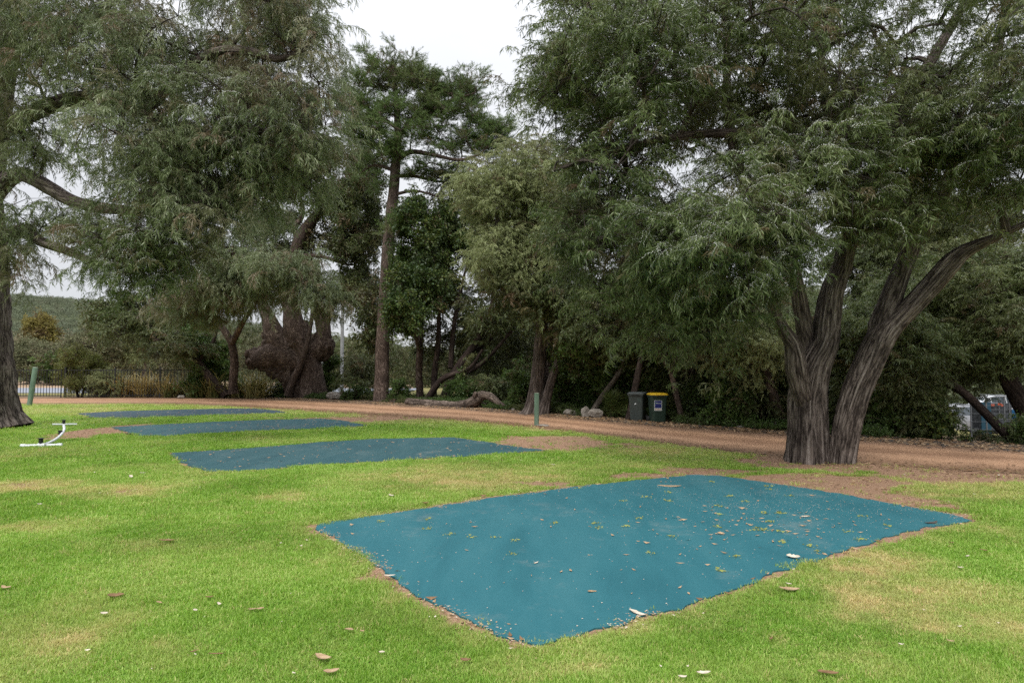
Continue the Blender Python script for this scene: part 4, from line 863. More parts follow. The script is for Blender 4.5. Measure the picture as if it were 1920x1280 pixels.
# ------------------------------------------------------------------ middle and right background trees
mid = [
 # base px,py, limbs, blobs, label, bark, species
 (((1180, 792), [LB((1180, 796, 24, .2), (1185, 760, 24, .13), (1196, 700, 24, .11), (1208, 650, 24, .09), (1230, 600, 24, .06))],
   [BL(1190, 590, 24.5, 70, 50, 2, 26), BL(1120, 600, 25.5, 60, 60, 2, 26), BL(1230, 660, 25.5, 60, 40, 1.5, 16)], 'thin dark tree standing just left of the two wheelie bins', 'bark_dark', 'silver_dark')),
 (((1128, 786), [LB((1100, 790, 26, .12), (1128, 745, 26, .11), (1160, 700, 26, .1), (1172, 672, 26, .08), (1180, 620, 26, .05))],
   [BL(1100, 660, 27, 60, 50, 2, 26), BL(1150, 690, 27.5, 60, 40, 1.5, 16)], 'leaning pale bare stem in dark scrub behind the two boulders', 'bark_gray', 'under')),
 (((1278, 794), [LB((1281, 798, 23, .12), (1275, 770, 23, .1), (1266, 730, 23, .1), (1256, 690, 23, .09), (1240, 670, 23, .07), (1228, 640, 23, .05)), LB((1262, 705, 23, .07), (1268, 660, 23, .06), (1280, 600, 23, .04))],
   [BL(1270, 610, 23.5, 70, 45, 1.6, 26), BL(1310, 690, 25, 50, 50, 1.5, 22)], 'slim crooked trunk right of the yellow lidded bin', 'bark_brown', 'silver_dark')),
 (((1458, 806), [LB((1468, 812, 21, .22), (1464, 790, 21, .17), (1450, 740, 21, .15), (1438, 700, 21, .12), (1420, 650, 21, .08))],
   [BL(1400, 640, 20.5, 70, 40, 1.5, 26, 'silver'), BL(1430, 690, 20.5, 50, 30, 1.2, 10, 'silver'), BL(1350, 610, 21.5, 80, 50, 1.6, 22), BL(1480, 600, 22, 50, 60, 1.6, 18)], 'small silvery weeping tree seen left of the big forked trunk', 'bark_brown', 'grey_pepper')),
 (((1340, 800), [LB((1345, 805, 26, .2), (1340, 760, 26, .15), (1300, 690, 26, .11), (1320, 620, 26, .07))],
   [BL(1340, 600, 27, 100, 70, 2.5, 40), BL(1400, 740, 24.5, 60, 45, 1.4, 30, 'under'), BL(1340, 740, 25, 50, 45, 1.4, 24, 'under'), BL(1280, 560, 28, 90, 60, 2.5, 26)], 'bushy dark tree behind the bins with broad low foliage', 'bark_dark', 'silver_dark')),
]
for i, ((b, limbs, blobs, lab, bark, sp)) in enumerate(mid):
    tree('understorey_tree', GB(*b), lab, 'tree', limbs, blobs, sp, bark, per=16, seed=70 + i, sscale=.95 if sp != 'under' else 1.0, dry=.08, spread=.65, flute=.05, group='understorey trees beyond the track')
def gd(px, py, d):
    p = P(px, py, d); return p
right = [
 ([LB((1912, 838, 17.2, .17), (1895, 822, 17.4, .125), (1868, 795, 17.6, .115), (1838, 765, 17.8, .11), (1808, 737, 18, .105), (1775, 716, 18.2, .11), (1740, 703, 18.4, .09), (1700, 700, 18.6, .06)), LB((1800, 733, 18, .08), (1770, 700, 18.4, .06), (1740, 690, 18.6, .03))],
  [BL(1700, 660, 18.8, 70, 40, 1.5, 34), BL(1760, 640, 18.6, 70, 40, 1.5, 30), BL(1650, 710, 19, 40, 30, 1.2, 14), BL(1640, 640, 19, 60, 60, 1.6, 30)], 'black arching bough tree leaning left at the right edge above the parked car', 'bark_dark', 'dark_pepper', (1912, 838)),
 ([LB((1975, 850, 18, .3), (1930, 780, 18, .24), (1895, 720, 18.2, .22), (1868, 660, 18.4, .2), (1850, 610, 18.6, .17), (1830, 570, 18.8, .12), (1815, 520, 19, .08)), LB((1885, 700, 18.2, .16), (1905, 660, 18, .12), (1940, 600, 17.8, .08)), LB((1858, 630, 18.5, .12), (1880, 560, 18.5, .09), (1890, 500, 18.6, .05))],
  [BL(1830, 540, 18.8, 100, 70, 2, 56), BL(1900, 620, 18.0, 70, 60, 1.4, 34), BL(1760, 560, 19.5, 90, 60, 2, 38), BL(1850, 680, 18.6, 60, 30, 1.2, 20), BL(1930, 500, 18.5, 60, 60, 2, 20)], 'dark crooked tree with bright green weeping foliage at the right edge', 'bark_dark', 'dark_pepper', (1975, 850)),
 ([LB((1660, 815, 24, .25), (1665, 740, 24, .2), (1680, 640, 24, .15), (1690, 540, 24, .1), (1700, 440, 24, .06))],
  [BL(1680, 510, 24, 90, 80, 2.4, 46), BL(1700, 410, 25, 120, 60, 2.4, 34), BL(1820, 430, 25, 100, 60, 2.4, 26, 'silver'), BL(1640, 600, 24, 60, 60, 2, 24), BL(1600, 700, 24, 50, 60, 1.6, 22)], 'olive green tree filling the gap between the forked trunks', 'bark_dark', 'silver_dark', (1660, 815)),
]
for i, (limbs, blobs, lab, bark, sp, b) in enumerate(right):
    t = tree('peppermint_tree' if i < 2 else 'understorey_tree', GB(*b), lab, 'tree', limbs, blobs, sp, bark, per=22, seed=80 + i, sscale=1.0, dry=.04, spread=.6, flute=.0)

# ------------------------------------------------------------------ shrubs
def shrub(name, px, py, rx, h, sp, n, label, seed, group=None, d=None, per=14, sc=.8, dry=.05, cat='shrub'):
    g = G(px, py); 
    if d: g = P(px, py, d)
    dd = g[1]; z = float(terrain(g[0], dd)); R_ = rx * dd / FPX; H = h * dd / FPX; r = np.random.default_rng(seed)
    limbs = []
    for k in range(3):
        a = r.uniform(0, 6.28); limbs.append((np.array([[g[0] + .08 * math.cos(a), dd + .08 * math.sin(a), z - .08], [g[0] + R_ * .3 * math.cos(a), dd + R_ * .3 * math.sin(a), z + H * .3], [g[0] + R_ * .5 * math.cos(a), dd + R_ * .5 * math.sin(a), z + H * .6]]), np.array([.05, .04, .02]) * max(1, H / 2)))
    return tree(name, (g[0], dd, z), label, cat, limbs, [((g[0], dd, z + H * .5), (R_, R_ * .8, H * .5), n)], sp, 'bark_dark', group, per=per, seed=seed, sscale=sc, spread=.35 + .15 * sc, sub=4, dry=dry, trunk_n=3, sides=6, flute=0, rough=0)
SH = [
 (150, 742, 34, 95, 'lime', 26, 'yellow green feathery small tree growing through the black fence', 0.95, 44.5),
 (195, 744, 26, 60, 'silver', 12, 'grey green feathery bush right of the yellow green one at the fence', .9, 44.2),
 (520, 745, 22, 22, 'under', 8, 'low dark green bush at the foot of the burl tree', .7, 44.6),
 (618, 742, 16, 80, 'under', 14, 'upright dark shrub between burl tree and boulder', .9, 45.5),
 (665, 748, 28, 22, 'under', 12, 'dark green ground creeper bush between boulder and pine', .6, 40),
 (675, 744, 30, 90, 'silver_dark', 12, 'open dark shrub behind the boulder beside the pine', 1.2, 44),
 (745, 752, 18, 34, 'under', 8, 'bush right at the foot of the pine trunk', .7, 38),
 (872, 762, 30, 50, 'under', 16, 'fresh green bush behind the fallen log', .7, 35),
 (930, 764, 30, 70, 'silver_dark', 18, 'dark bush behind the raised end of the log', .8, 34),
 (975, 770, 20, 80, 'under', 14, 'dark bush between log end and bollard', .8, 31),
 (1052, 770, 26, 90, 'under', 22, 'dark bush left of the pair of boulders', .8, 29.5),
 (1115, 778, 32, 50, 'under', 22, 'bright edged bush behind the pair of boulders', .6, 28),
 (1150, 786, 16, 30, 'strap', 5, 'fern like green plants left of the wheelie bins', .5, 25.5),
 (1262, 795, 20, 40, 'lime', 9, 'yellow green seedling bush beside the yellow lidded bin', .5, 24.5),
 (1310, 800, 26, 60, 'broad', 14, 'bright glossy leaved bush right of the bins', .7, 23.6),
 (1372, 806, 34, 70, 'under', 20, 'dark bush halfway between bins and big forked tree', .7, 21.5),
 (1425, 806, 30, 70, 'silver_dark', 16, 'dim bush behind the small boulder near the big tree', .7, 21.5),
 (1625, 822, 34, 100, 'silver_dark', 26, 'dark twiggy bush right of the leaning trunk', .7, 19.5),
 (1690, 826, 34, 120, 'under', 30, 'tall dark bush halfway to the parked cars', .7, 18.6),
 (1732, 826, 28, 110, 'silver_dark', 26, 'open dark twiggy bush left of the silver car', .6, 18.2),
 (1758, 824, 12, 56, 'broad', 12, 'brighter green bush partly hiding the silver car', .5, 17.8),
 (1806, 833, 14, 7, 'broad', 4, 'low weedy clump at the foot of the wire fence', .4, 17.0),
 (1895, 838, 20, 26, 'silver_dark', 8, 'low dark bush at the right edge before the trailer', .5, 16.8),
 (1930, 842, 20, 40, 'under', 12, 'dark bush cut by the right edge of the view', .5, 16.5),
]
for i, (px, py, rx, h, sp, n, lab, sc, d) in enumerate(SH):
    shrub('shrub', px, py, rx, h, sp, n, lab, 200 + i, 'shrubs along the edge of the track', d=d, sc=sc)
STR = [(235, 744, 'golden brown strap leaved clump glowing behind the fence bars', .95, 45), (265, 744, 'yellow strap leaved clump right of the golden brown one', .9, 45.5), (210, 744, 'short rusty strap leaved clump behind the fence', .7, 45.6), (330, 744, 'green strap leaved clump behind the dark end of the fence', .3, 44.8), (375, 744, 'dark green strap leaved clump at the fence end', .15, 43.6), (408, 744, 'tall green strap leaved clump left of the curved trunk', .2, 43.3), (455, 745, 'yellow green strap clump right of the curved trunk', .45, 43.8), (480, 746, 'pale straw coloured strap leaved clump before the burl tree', .65, 43), (300, 744, 'mixed green and straw strap clump mid fence', .5, 44.8)]
for i, (px, py, lab, dr, d) in enumerate(STR):
    r = np.random.default_rng(400 + i); c = P(px, py, d); c[2] = 0; n = 9
    pts = c + np.stack([r.normal(0, .42, n), r.normal(0, .4, n), np.zeros(n)], 1)
    root = empty('strappy_plant', c, lab, 'plant', 'strappy plants near the fence')
    scatter('leaves', pts, np.stack([r.normal(0, .1, n), r.normal(0, .1, n), r.uniform(0, 6, n)], 1), r.uniform(1.3, 2.3, n), r.integers(0, 4, n), r.uniform(.2, 1, n), np.clip(r.normal(dr, .25, n), 0, 1), SP['strap'][0], root)

# ------------------------------------------------------------------ masses nobody could count
def mass(name, label, xy, hfun, sp, seed, per_m2, sc, dry=.05, cat='vegetation', lo=0.0):
    r = np.random.default_rng(seed); xy = np.asarray(xy); n = len(xy); z0 = terrain(xy[:, 0], xy[:, 1]); h = hfun(xy[:, 0], xy[:, 1])
    z = z0 + h * np.where(r.uniform(size=n) < .45, r.uniform(.75, 1, n), r.uniform(lo, 1, n))
    A = np.stack([xy[:, 0], xy[:, 1], z], 1)
    t = np.clip(fbm(xy[:, 0], xy[:, 1] * .6, .35, seed, 3) * 1.4 - .3 + r.normal(0, .15, n), 0, 1)
    dv = np.clip((fbm(xy[:, 0], z * 2 + xy[:, 1], .5, seed + 4, 3) - .5) * 2 * dry / .1, 0, .8)
    o = scatter(name, A, np.stack([r.normal(0, .35, n), r.normal(0, .35, n), r.uniform(0, 6.28, n)], 1), sc * r.uniform(.7, 1.3, n), r.integers(0, SP[sp][1], n), t, dv, SP[sp][0])
    return tag(o, label, cat)
r = np.random.default_rng(900)
def canopy_h(sc, a, b, seed): return lambda x, y: a + (b - a) * fbm(x, y, sc, seed, 3) ** 1.2
# dark woodland behind the tree line
n = 23000; y = r.uniform(36, 74, n); x = r.uniform(-.42, .95, n) * y; k = (x / y > -.06) | (y > 67); x, y = x[k], y[k]
k = ~((x / y > .45) & (y < 57) & (x / y < .80)); x, y = x[k], y[k]
mass('woodland', 'dark dense woodland behind the row of trees', np.stack([x, y], 1), lambda x, y: (2.5 + 6.0 * fbm(x, y, .16, 3, 3)) * (1 + .5 * sstep(.1, .5, x / y)) * (.85 + .15 * sstep(-.1, .08, x / y)), 'silver_dark', 901, 1, 1.9, .08, 'woodland')
n = 5200; y = r.uniform(22, 36, n); x = (r.uniform(.06, .46, n)) * y; k = y > y_far(x) + 3.5; x, y = x[k], y[k]
mass('thicket', 'deep shaded thicket filling the space under the trees', np.stack([x, y], 1), canopy_h(.3, 1.2, 4.5, 12), 'under', 902, 1, 1.2, .05, 'thicket')
n = 2600; y = r.uniform(17.5, 30, n); x = (r.uniform(.46, .585, n)) * y; k = y > y_far(x) + 2.5; x, y = x[k], y[k]
mass('thicket', 'deep shaded thicket behind the leaning trunk', np.stack([x, y], 1), canopy_h(.3, 1.6, 4.5, 13), 'silver_dark', 903, 1, 1.1, .05, 'thicket')
# left scrub bank and hill
n = 9000; y = r.uniform(84, 150, n); x = r.uniform(-1.0, -.22, n) * y
mass('scrubland', 'grey olive coastal scrub rising beyond the road', np.stack([x, y], 1), canopy_h(.10, 1.0, 5.6, 14), 'scrub', 904, 1, 2.4, .2, 'scrub', lo=.1)
n = 4500; y = r.uniform(78, 100, n); x = r.uniform(-.5, .25, n) * y
mass('scrubland', 'olive scrub seen beneath the left trees beyond the road', np.stack([x, y], 1), canopy_h(.14, 1.0, 5.0, 18), 'scrub', 907, 1, 2.0, .12, 'scrub')
n = 19000; y = r.uniform(150, 470, n); x = r.uniform(-1.05, .12, n) * y
mass('hill_scrub', 'scrub covering the far hill', np.stack([x, y], 1), canopy_h(.05, .5, 3.5, 15), 'hill', 905, 1, 4.2, .1, 'scrub')
for i, (px, py, d, rx, h, sp, lab) in enumerate([(75, 596, 92, 22, 10, 'gold', 'golden flowering bush on the scrub bank below the hill'), (190, 640, 74, 60, 70, 'scrub', 'large grey olive tree beyond the road'), (60, 660, 74, 50, 50, 'scrub', 'twiggy grey bush beyond the road by the leaning post'), (270, 620, 76, 60, 90, 'silver', 'pale leaved tree beyond the fence'), (120, 690, 72, 40, 30, 'under', 'low dark bush beyond the road')]):
    c = P(px, py, d); z = float(terrain(c[0], d)); R_ = rx * d / FPX; H = max(2.5, c[2] + h * d / FPX / 2 - z)
    tree('shrub', (c[0], d, z), lab, 'bush', [(np.array([[c[0], d, z - .1], [c[0] + .3, d, z + H * .4], [c[0], d, z + H * .7]]), np.array([.25, .18, .08]))],
         [((c[0], d, z + H * .62), (R_, R_ * .7, H * .38), 34)], sp, 'bark_gray', 'bushes beyond the road', per=16, seed=500 + i, sscale=1.8, spread=1.2, dry=.12, sides=7, flute=0, minr=.02)
# ground creeper and weeds under the trees
n = 7000; x = r.uniform(-16, 14, n); y = y_far(x) + np.abs(r.normal(0, 2.4, n)) + .9; 
k = (fbm(x, y, .5, 61, 3) > .40) & (x / y < .55) & ~((x / y > .10) & (x / y < .235) & (y < y_far(x) + 2.0)); x, y = x[k], y[k]
mass('undergrowth', 'low ivy, weeds and creeper along the far side of the track', np.stack([x, y], 1), lambda x, y: .05 + .42 * fbm(x, y, .7, 62, 3) * sstep(0.2, 2.0, y - y_far(x)), 'under', 906, 1, .42, .08, 'undergrowth')
# ------------------------------------------------------------------ black bar fence with gate
MAT['black_metal'] = plain('black_painted_steel', (0.012, 0.012, 0.013), .45)
fr = empty('bar_fence', P(210, 745, 43.9) * [1, 1, 0], 'black vertical bar metal fence beyond the track, plants growing behind it', 'fence')
gt = empty('bar_gate', P(76, 745, 43.7) * [1, 1, 0], 'black barred metal gate panel at the left end of the fence near the leaning post', 'gate')
FX = lambda px: P(px, 745, 43.9)[0]
bar_me = MB(); bar_me.box((0, 0, .95), (.026, .026, 1.72)); bar_me = bar_me.mesh('bar', MAT['black_metal'])
def bars(root, x0, x1, y0, y1, step=.182):
    n = int((x1 - x0) / step)
    for i in range(1, n):
        t = i / n; b = bpy.data.objects.new('bar', bar_me); COL.objects.link(b); b.parent = root
        b.location = (x0 + (x1 - x0) * t - root.location.x, y0 + (y1 - y0) * t - root.location.y, 0)
def rail(root, x0, x1, y0, y1, z):
    m = MB(); a = math.atan2(y1 - y0, x1 - x0); m.box(((x0 + x1) / 2, (y0 + y1) / 2, z), (math.hypot(x1 - x0, y1 - y0), .036, .05), rz=a); m.build('rail', MAT['black_metal'], root)
def fpost(root, x, y, w_=.09, h=1.95):
    m = MB(); m.box((x, y, h / 2 - .02), (w_, w_, h)); m.box((x, y, h), (w_ + .02, w_ + .02, .03)); m.build('post', MAT['black_metal'], root)
segs = [(FX(-60), FX(24), 43.9, 43.9), (FX(122), FX(214), 43.9, 43.95), (FX(214), FX(298), 43.95, 44.0), (FX(298), FX(402), 44.0, 45.5)]
for x0, x1, y0, y1 in segs:
    bars(fr, x0, x1, y0, y1)
    for z in (.14, 1.76): rail(fr, x0, x1, y0, y1, z)
for x, y in ((FX(122), 43.9), (FX(298), 44.0), (FX(402), 45.5), (FX(26), 43.9), (FX(214), 43.95)): fpost(fr, x, y, .075 if x != FX(122) else .12)
bars(gt, FX(30), FX(117), 43.75, 43.75)
for z in (.14, 1.76): rail(gt, FX(30), FX(117), 43.75, 43.75, z)
for x in (FX(30), FX(117)): fpost(gt, x, 43.75, .05, 1.8)

# ------------------------------------------------------------------ green posts
def green_paint():
    m = mottled('weathered_green_paint', (0.075, 0.125, 0.085), (0.125, 0.19, 0.135), .75, 5, bmp=.006, scale3=(1, 1, .25), c3=(.20, .25, .19)); return m
MAT['green_post'] = green_paint(); MAT['post_top'] = mottled('pale_post_end', (0.22, 0.25, 0.18), (0.35, 0.38, 0.30), .85, 9)
def bollard(px, py, ptop, r_, lean, label):
    g = G(px, py); h = (py - ptop) / FPX * g[1]
    root = empty('bollard', g, label, 'bollard')
    m = MB(); m.lathe([(r_, -.15), (r_, h - .02), (r_ * .93, h - .003)], 20); o = m.build('post', MAT['green_post'], root, world=False); shade_angle(o)
    m = MB(); m.lathe([(r_ * .925, h - .004), (r_ * .9, h + .004), (r_ * .5, h + .006)], 20); m.build('end_grain', MAT['post_top'], root, world=False)
    root.rotation_euler = lean; return root
bollard(1006, 798, 737, .075, (0, R(.5), 0), 'upright pale green round post between the lawn and the track near the centre')
bollard(55, 760, 688, .115, (0, R(7.5), 0), 'leaning thick green post at the far left before the black fence')

# ------------------------------------------------------------------ utility poles
MAT['pole'] = mottled('weathered_pole', (0.22, 0.22, 0.22), (0.34, 0.34, 0.33), .8, 4)
for px, top, bot, rr, lab in ((641, 560, 705, .16, 'pale grey utility pole seen between burl tree and pine'), (603, 655, 715, .14, 'darker wooden pole in the distance just right of the burl trunk')):
    g = P(px, 700, 58); root = empty('utility_pole', (g[0], 58, 0), lab, 'pole')
    m = MB(); m.lathe([(rr, -.3), (rr * .85, 8.5), (rr * .5, 8.55)], 12); shade_angle(m.build('pole', MAT['pole'], root, world=False))
    m = MB(); m.box((0, 0, 8.2), (1.6, .1, .12)); m.build('crossarm', MAT['pole'], root, world=False)

# ------------------------------------------------------------------ white sprinkler stand
MAT['pvc'] = plain('white_pvc', (0.72, 0.74, 0.76), .35, var=.05); MAT['black_plastic'] = plain('black_plastic', (0.012, 0.012, 0.013), .4)
sb = G(78, 838); st = G(120, 817)
root = empty('sprinkler_stand', sb, 'white plastic pipe stand with three black sprinkler heads on the lawn', 'sprinkler')
def rel(p): return (p[0] - sb[0], p[1] - sb[1], p[2])
d0 = sb[1]
p_l, p_r = P(43, 838, d0 - .05), P(112, 836.5, d0 + .12)
for p in (p_l, p_r): p[2] = .035
def pipe(name, pts, r_, n=10):
    m = MB(); m.tube([rel(p) for p in pts], r_, n); return shade_angle(m.build(name, MAT['pvc'], root, world=False))
pipe('foot_pipe', [p_l, p_r], .034)
for p, s_ in ((p_l, -1), (p_r, 1)):
    m = MB(); q = rel(p); m.tube([(q[0] - .05, q[1], q[2]), (q[0] + .05, q[1] + .01, q[2])], .042, 10); m.build('end_cap', MAT['pvc'], root, world=False)
base = P(78, 837.5, d0); base[2] = .04
curve = [base] + [P(a, b, d0 + dd) for a, b, dd in ((86, 832, .1), (98, 827, .4), (110, 819, .8), (118, 810, 1.1), (120.5, 803, 1.25), (119, 796, 1.35))]
cv, _ = smooth_line(np.array(curve), np.ones(len(curve)), .08)
pipe('riser_pipe', cv, .03)
ca = P(98, 795.2, d0 + 1.2); cb = P(144, 794.8, d0 + 1.5); pipe('cross_pipe', [ca, cb], .02)
m = MB(); q = rel(base); m.tube([(q[0] - .08, q[1], q[2]), (q[0] + .08, q[1], q[2])], .05, 12); m.build('tee_joint', MAT['pvc'], root, world=False)
def head(p, s_=1.0):
    q = rel(p); hd = MB(); k = .078 * s_
    hd.lathe([(k * .22, 0), (k * .22, k * .25), (k * .48, k * .3), (k * .48, k * .62), (k * .3, k * .7), (k * .3, k * 1.15), (k * .55, k * 1.2), (k * .6, k * 1.4), (k * .2, k * 1.45)], 12, c=q)
    hd.box((q[0] - k * .4, q[1], q[2] + k * .95), (k * .16, k * .16, k * .6)); hd.box((q[0] + k * .4, q[1], q[2] + k * .95), (k * .16, k * .16, k * .6))
    hd.tube([(q[0], q[1], q[2] + k * 1.0), (q[0] + k * .75, q[1] - .03, q[2] + k * 1.25)], k * .12, 8)
    hd.build('sprinkler_head', MAT['black_plastic'], root, world=False)
head(base + np.array([-.02, 0, .03]), 1.25); head(P(117, 808, d0 + 1.1) + np.array([-.03, -.04, -.1]), 1.1); head(P(119.5, 795, d0 + 1.35), 1.0)

# ------------------------------------------------------------------ wheelie bins
MAT['bin_grey'] = mottled('weathered_dark_green_grey_plastic', (0.035, 0.047, 0.045), (0.055, 0.068, 0.064), .5, 3.5, spec=.4, scale3=(1, 1, .5))
MAT['bin_green'] = mottled('dark_green_plastic', (0.014, 0.036, 0.025), (0.028, 0.052, 0.038), .5, 3.5, spec=.4)
MAT['lid_grey'] = plain('grey_lid_plastic', (0.06, 0.07, 0.07), .5); MAT['lid_yellow'] = plain('yellow_lid_plastic', (0.62, 0.40, 0.02), .45, var=.06)
MAT['rubber'] = plain('black_rubber', (0.015, 0.015, 0.015), .8); MAT['rim_teal'] = plain('pale_green_rim', (0.05, 0.09, 0.075), .5)
MAT['sticker_blue'] = plain('blue_sticker', (0.012, 0.022, 0.16), .5, var=.05); MAT['sticker_white'] = plain('white_sticker', (0.62, 0.66, 0.66), .6, var=.05); MAT['sticker_orange'] = plain('orange_sticker_strip', (0.45, 0.2, 0.08), .6); MAT['sticker_green'] = plain('green_logo', (0.12, 0.4, 0.2), .6)
def rrect(w_, d_, r_, z, cy=0.0, n=4):
    o = []
    for cx, cy2, a0 in ((w_ / 2 - r_, d_ / 2 - r_, 0), (-w_ / 2 + r_, d_ / 2 - r_, 90), (-w_ / 2 + r_, -d_ / 2 + r_, 180), (w_ / 2 - r_, -d_ / 2 + r_, 270)):
        for k in range(n + 1):
            a = R(a0 + 90 * k / n); o.append((cx + r_ * math.cos(a), cy + cy2 + r_ * math.sin(a), z))
    return o
def loft(loops, mb, m=0, cap=True):
    n = len(loops[0]); vs = [p for l in loops for p in l]
    fs = [(i * n + k, i * n + (k + 1) % n, (i + 1) * n + (k + 1) % n, (i + 1) * n + k) for i in range(len(loops) - 1) for k in range(n)]
    if cap: fs += [tuple(reversed(range(n))), tuple(range((len(loops) - 1) * n, len(loops) * n))]
    mb.add(vs, fs, m)
def bin_(px, py, rz, body, lid, label, ld):
    g = G(px, py); root = empty('wheelie_bin', g, label, 'bin', 'wheelie bins beyond the track'); s_ = .955 if ld else .965
    m = MB(); loft([rrect(.44, .50, .05, .03), rrect(.455, .52, .06, .08), rrect(.53, .62, .06, .80), rrect(.56, .66, .06, .90), rrect(.59, .70, .05, .905), rrect(.59, .70, .05, .955)], m)
    shade_angle(m.build('body', body, root, world=False), 30)
    m = MB(); loft([rrect(.60, .73, .05, .957, 0), rrect(.61, .74, .06, .975, 0), rrect(.59, .71, .07, 1.0, 0), rrect(.50, .60, .08, 1.03, 0), rrect(.36, .44, .08, 1.04, 0)], m)
    m.box((0, -.375, .972), (.3, .05, .03)); shade_angle(m.build('lid', lid, root, world=False), 30)
    m = MB(); m.tube([(-.24, .40, .95), (.24, .40, .95)], .018, 8); m.box((-.24, .365, .94), (.04, .07, .04)); m.box((.24, .365, .94), (.04, .07, .04)); m.build('handle', body, root, world=False)
    for sx in (-1, 1):
        m = MB(); m.lathe([(.05, -.03), (.1, -.03), (.1, .03), (.05, .03)], 18, c=(sx * .27, .27, .10), axis='x'); m.build('wheel', MAT['rubber'], root, world=False)
    m = MB(); m.tube([(-.25, .27, .10), (.25, .27, .10)], .012, 6); m.build('axle', MAT['black_metal'], root, world=False)
    root.rotation_euler.z = rz; root.scale = (s_,) * 3
    return root
b1 = bin_(1196, 788, R(-24), MAT['bin_grey'], MAT['lid_grey'], 'grey green wheelie bin with a closed grey lid, left of the pair', 0)
# bird mess and scratches: small raised smears on the front face
fy = lambda z: -(.31 - (.80 - z) * .0695) - .003
for nm, L_ in (('stain', ((-.01, .62, .05, .035), (-.04, .60, .03, .02))), ('scratch', ((.10, .75, .012, .12), (.13, .74, .012, .08), (.17, .72, .012, .13), (.08, .78, .012, .05)))):
    for x, z, w_, h_ in L_:
        m = MB(); m.box((x, fy(z), z), (w_, .004, h_)); m.build(nm, MAT['sticker_white'] if nm == 'stain' else MAT['rim_teal'], b1, world=False)
b2 = bin_(1233, 791, R(4), MAT['bin_green'], MAT['lid_yellow'], 'dark green wheelie bin with a yellow lid and a blue sticker', 1)
st_ = bpy.data.objects.new('sticker', None)
ang = math.atan2(.05, .72)
def sq(name, x, z, w_, h_, off, mat):
    m = MB(); M = Matrix.Rotation(ang, 3, 'X'); m.box((x, -(.31 - (.80 - z) * .0695) - off, z), (w_, .003, h_), M=M); return m.build(name, mat, b2, world=False)
sx0 = -.06
sq('sticker', sx0, .60, .27, .36, .003, MAT['sticker_white'])
sq('sticker_panel', sx0, .64, .235, .255, .0065, MAT['sticker_blue'])
sq('sticker_strip', sx0, .465, .235, .022, .0065, MAT['sticker_orange'])
sq('sticker_logo', sx0 - .08, .685, .03, .03, .010, MAT['sticker_green']); sq('sticker_logo', sx0 - .045, .685, .03, .03, .010, MAT['sticker_white'])
fc = bpy.data.curves.new('sticker_lettering', 'FONT'); fc.body = 'SUEZ'; fc.size = .062; fc.extrude = .001; fc.align_x = 'LEFT'; fc.materials.append(MAT['sticker_white'])
_t = bpy.data.objects.new('lettering_source', fc); _m = bpy.data.meshes.new_from_object(_t); bpy.data.objects.remove(_t); _m.materials.clear(); _m.materials.append(MAT['sticker_white'])
to = bpy.data.objects.new('sticker_lettering', _m); COL.objects.link(to); to.parent = b2; to.location = (sx0 - .02, -(.31 - .137 * .0695) - .011, .663); to.rotation_euler = (R(90) - ang, 0, 0)

# ------------------------------------------------------------------ boulders
MAT['rock'] = mottled('pale_grey_limestone', (0.13, 0.115, 0.095), (0.28, 0.25, 0.215), .9, 3.2, bmp=.03, c3=(.40, .37, .33))
def rock(px, py, w_, h_, dfac, label, seed, d=None):
    g = G(px, py) if d is None else P(px, py, d); g[2] = 0
    import bmesh
    s_ = g[1] / FPX; bm = bmesh.new(); bmesh.ops.create_icosphere(bm, subdivisions=4, radius=1.0)
    r = np.random.default_rng(seed); pl = [(unit(r.normal(size=3)), r.uniform(.55, .9)) for _ in range(9)]
    for v in bm.verts:
        n_ = np.array(v.co); q = n_.copy()
        for a, k in pl:
            e = q @ a
            if e > k: q = q - a * (e - k) * .85
        q = q * (1 + .10 * (vnoise(n_[0] * 4 + seed, n_[1] * 4 + n_[2] * 3, 1.2, seed) - .5) * 2 + .05 * (vnoise(n_[0] * 11, n_[1] * 11 + n_[2] * 9, 1.2, seed + 1) - .5) * 2)
        v.co = (q[0] * w_ * s_ / 2, q[1] * w_ * s_ / 2 * dfac, (q[2] * .62 + .38) * h_ * s_)
    me = bpy.data.meshes.new('boulder'); bm.to_mesh(me); bm.free(); me.materials.append(MAT['rock'])
    for p in me.polygons: p.use_smooth = True
    try: me.set_sharp_from_angle(angle=R(32))
    except Exception: pass
    o = link('boulder', me); o.location = [float(q) for q in g]; o.rotation_euler.z = r.uniform(-.3, .3); return tag(o, label, 'boulder', 'boulders beyond the track')
rock(630, 749, 40, 16, .8, 'low angular grey boulder between the burl tree and the pine', 1)
rock(340, 747, 15, 7, .8, 'small pale rock at the track edge before the fence', 2)
rock(1070, 778, 27, 12, .8, 'rounded pale boulder left of the pair near the bins', 3)
rock(1096, 782, 18, 23, .8, 'upright pointed boulder behind the blocky one near the bins', 4)
rock(1116, 784, 32, 18, .7, 'blocky pale boulder immediately left of the bins', 5)
rock(1444, 803, 36, 17, .7, 'smooth humped boulder just left of the big forked trunk', 6)
rock(1422, 803, 30, 10, .7, 'low grey boulder left of the smooth humped one', 7)
rock(1388, 802, 22, 5, .7, 'flat pale stone sunk in litter between bins and big tree', 8)
rock(1018, 799, 26, 4, .5, 'flat whitish stone at the foot of the green bollard', 9)
rock(962, 770, 8, 5, .8, 'small pebble like rock at the end of the log', 10)

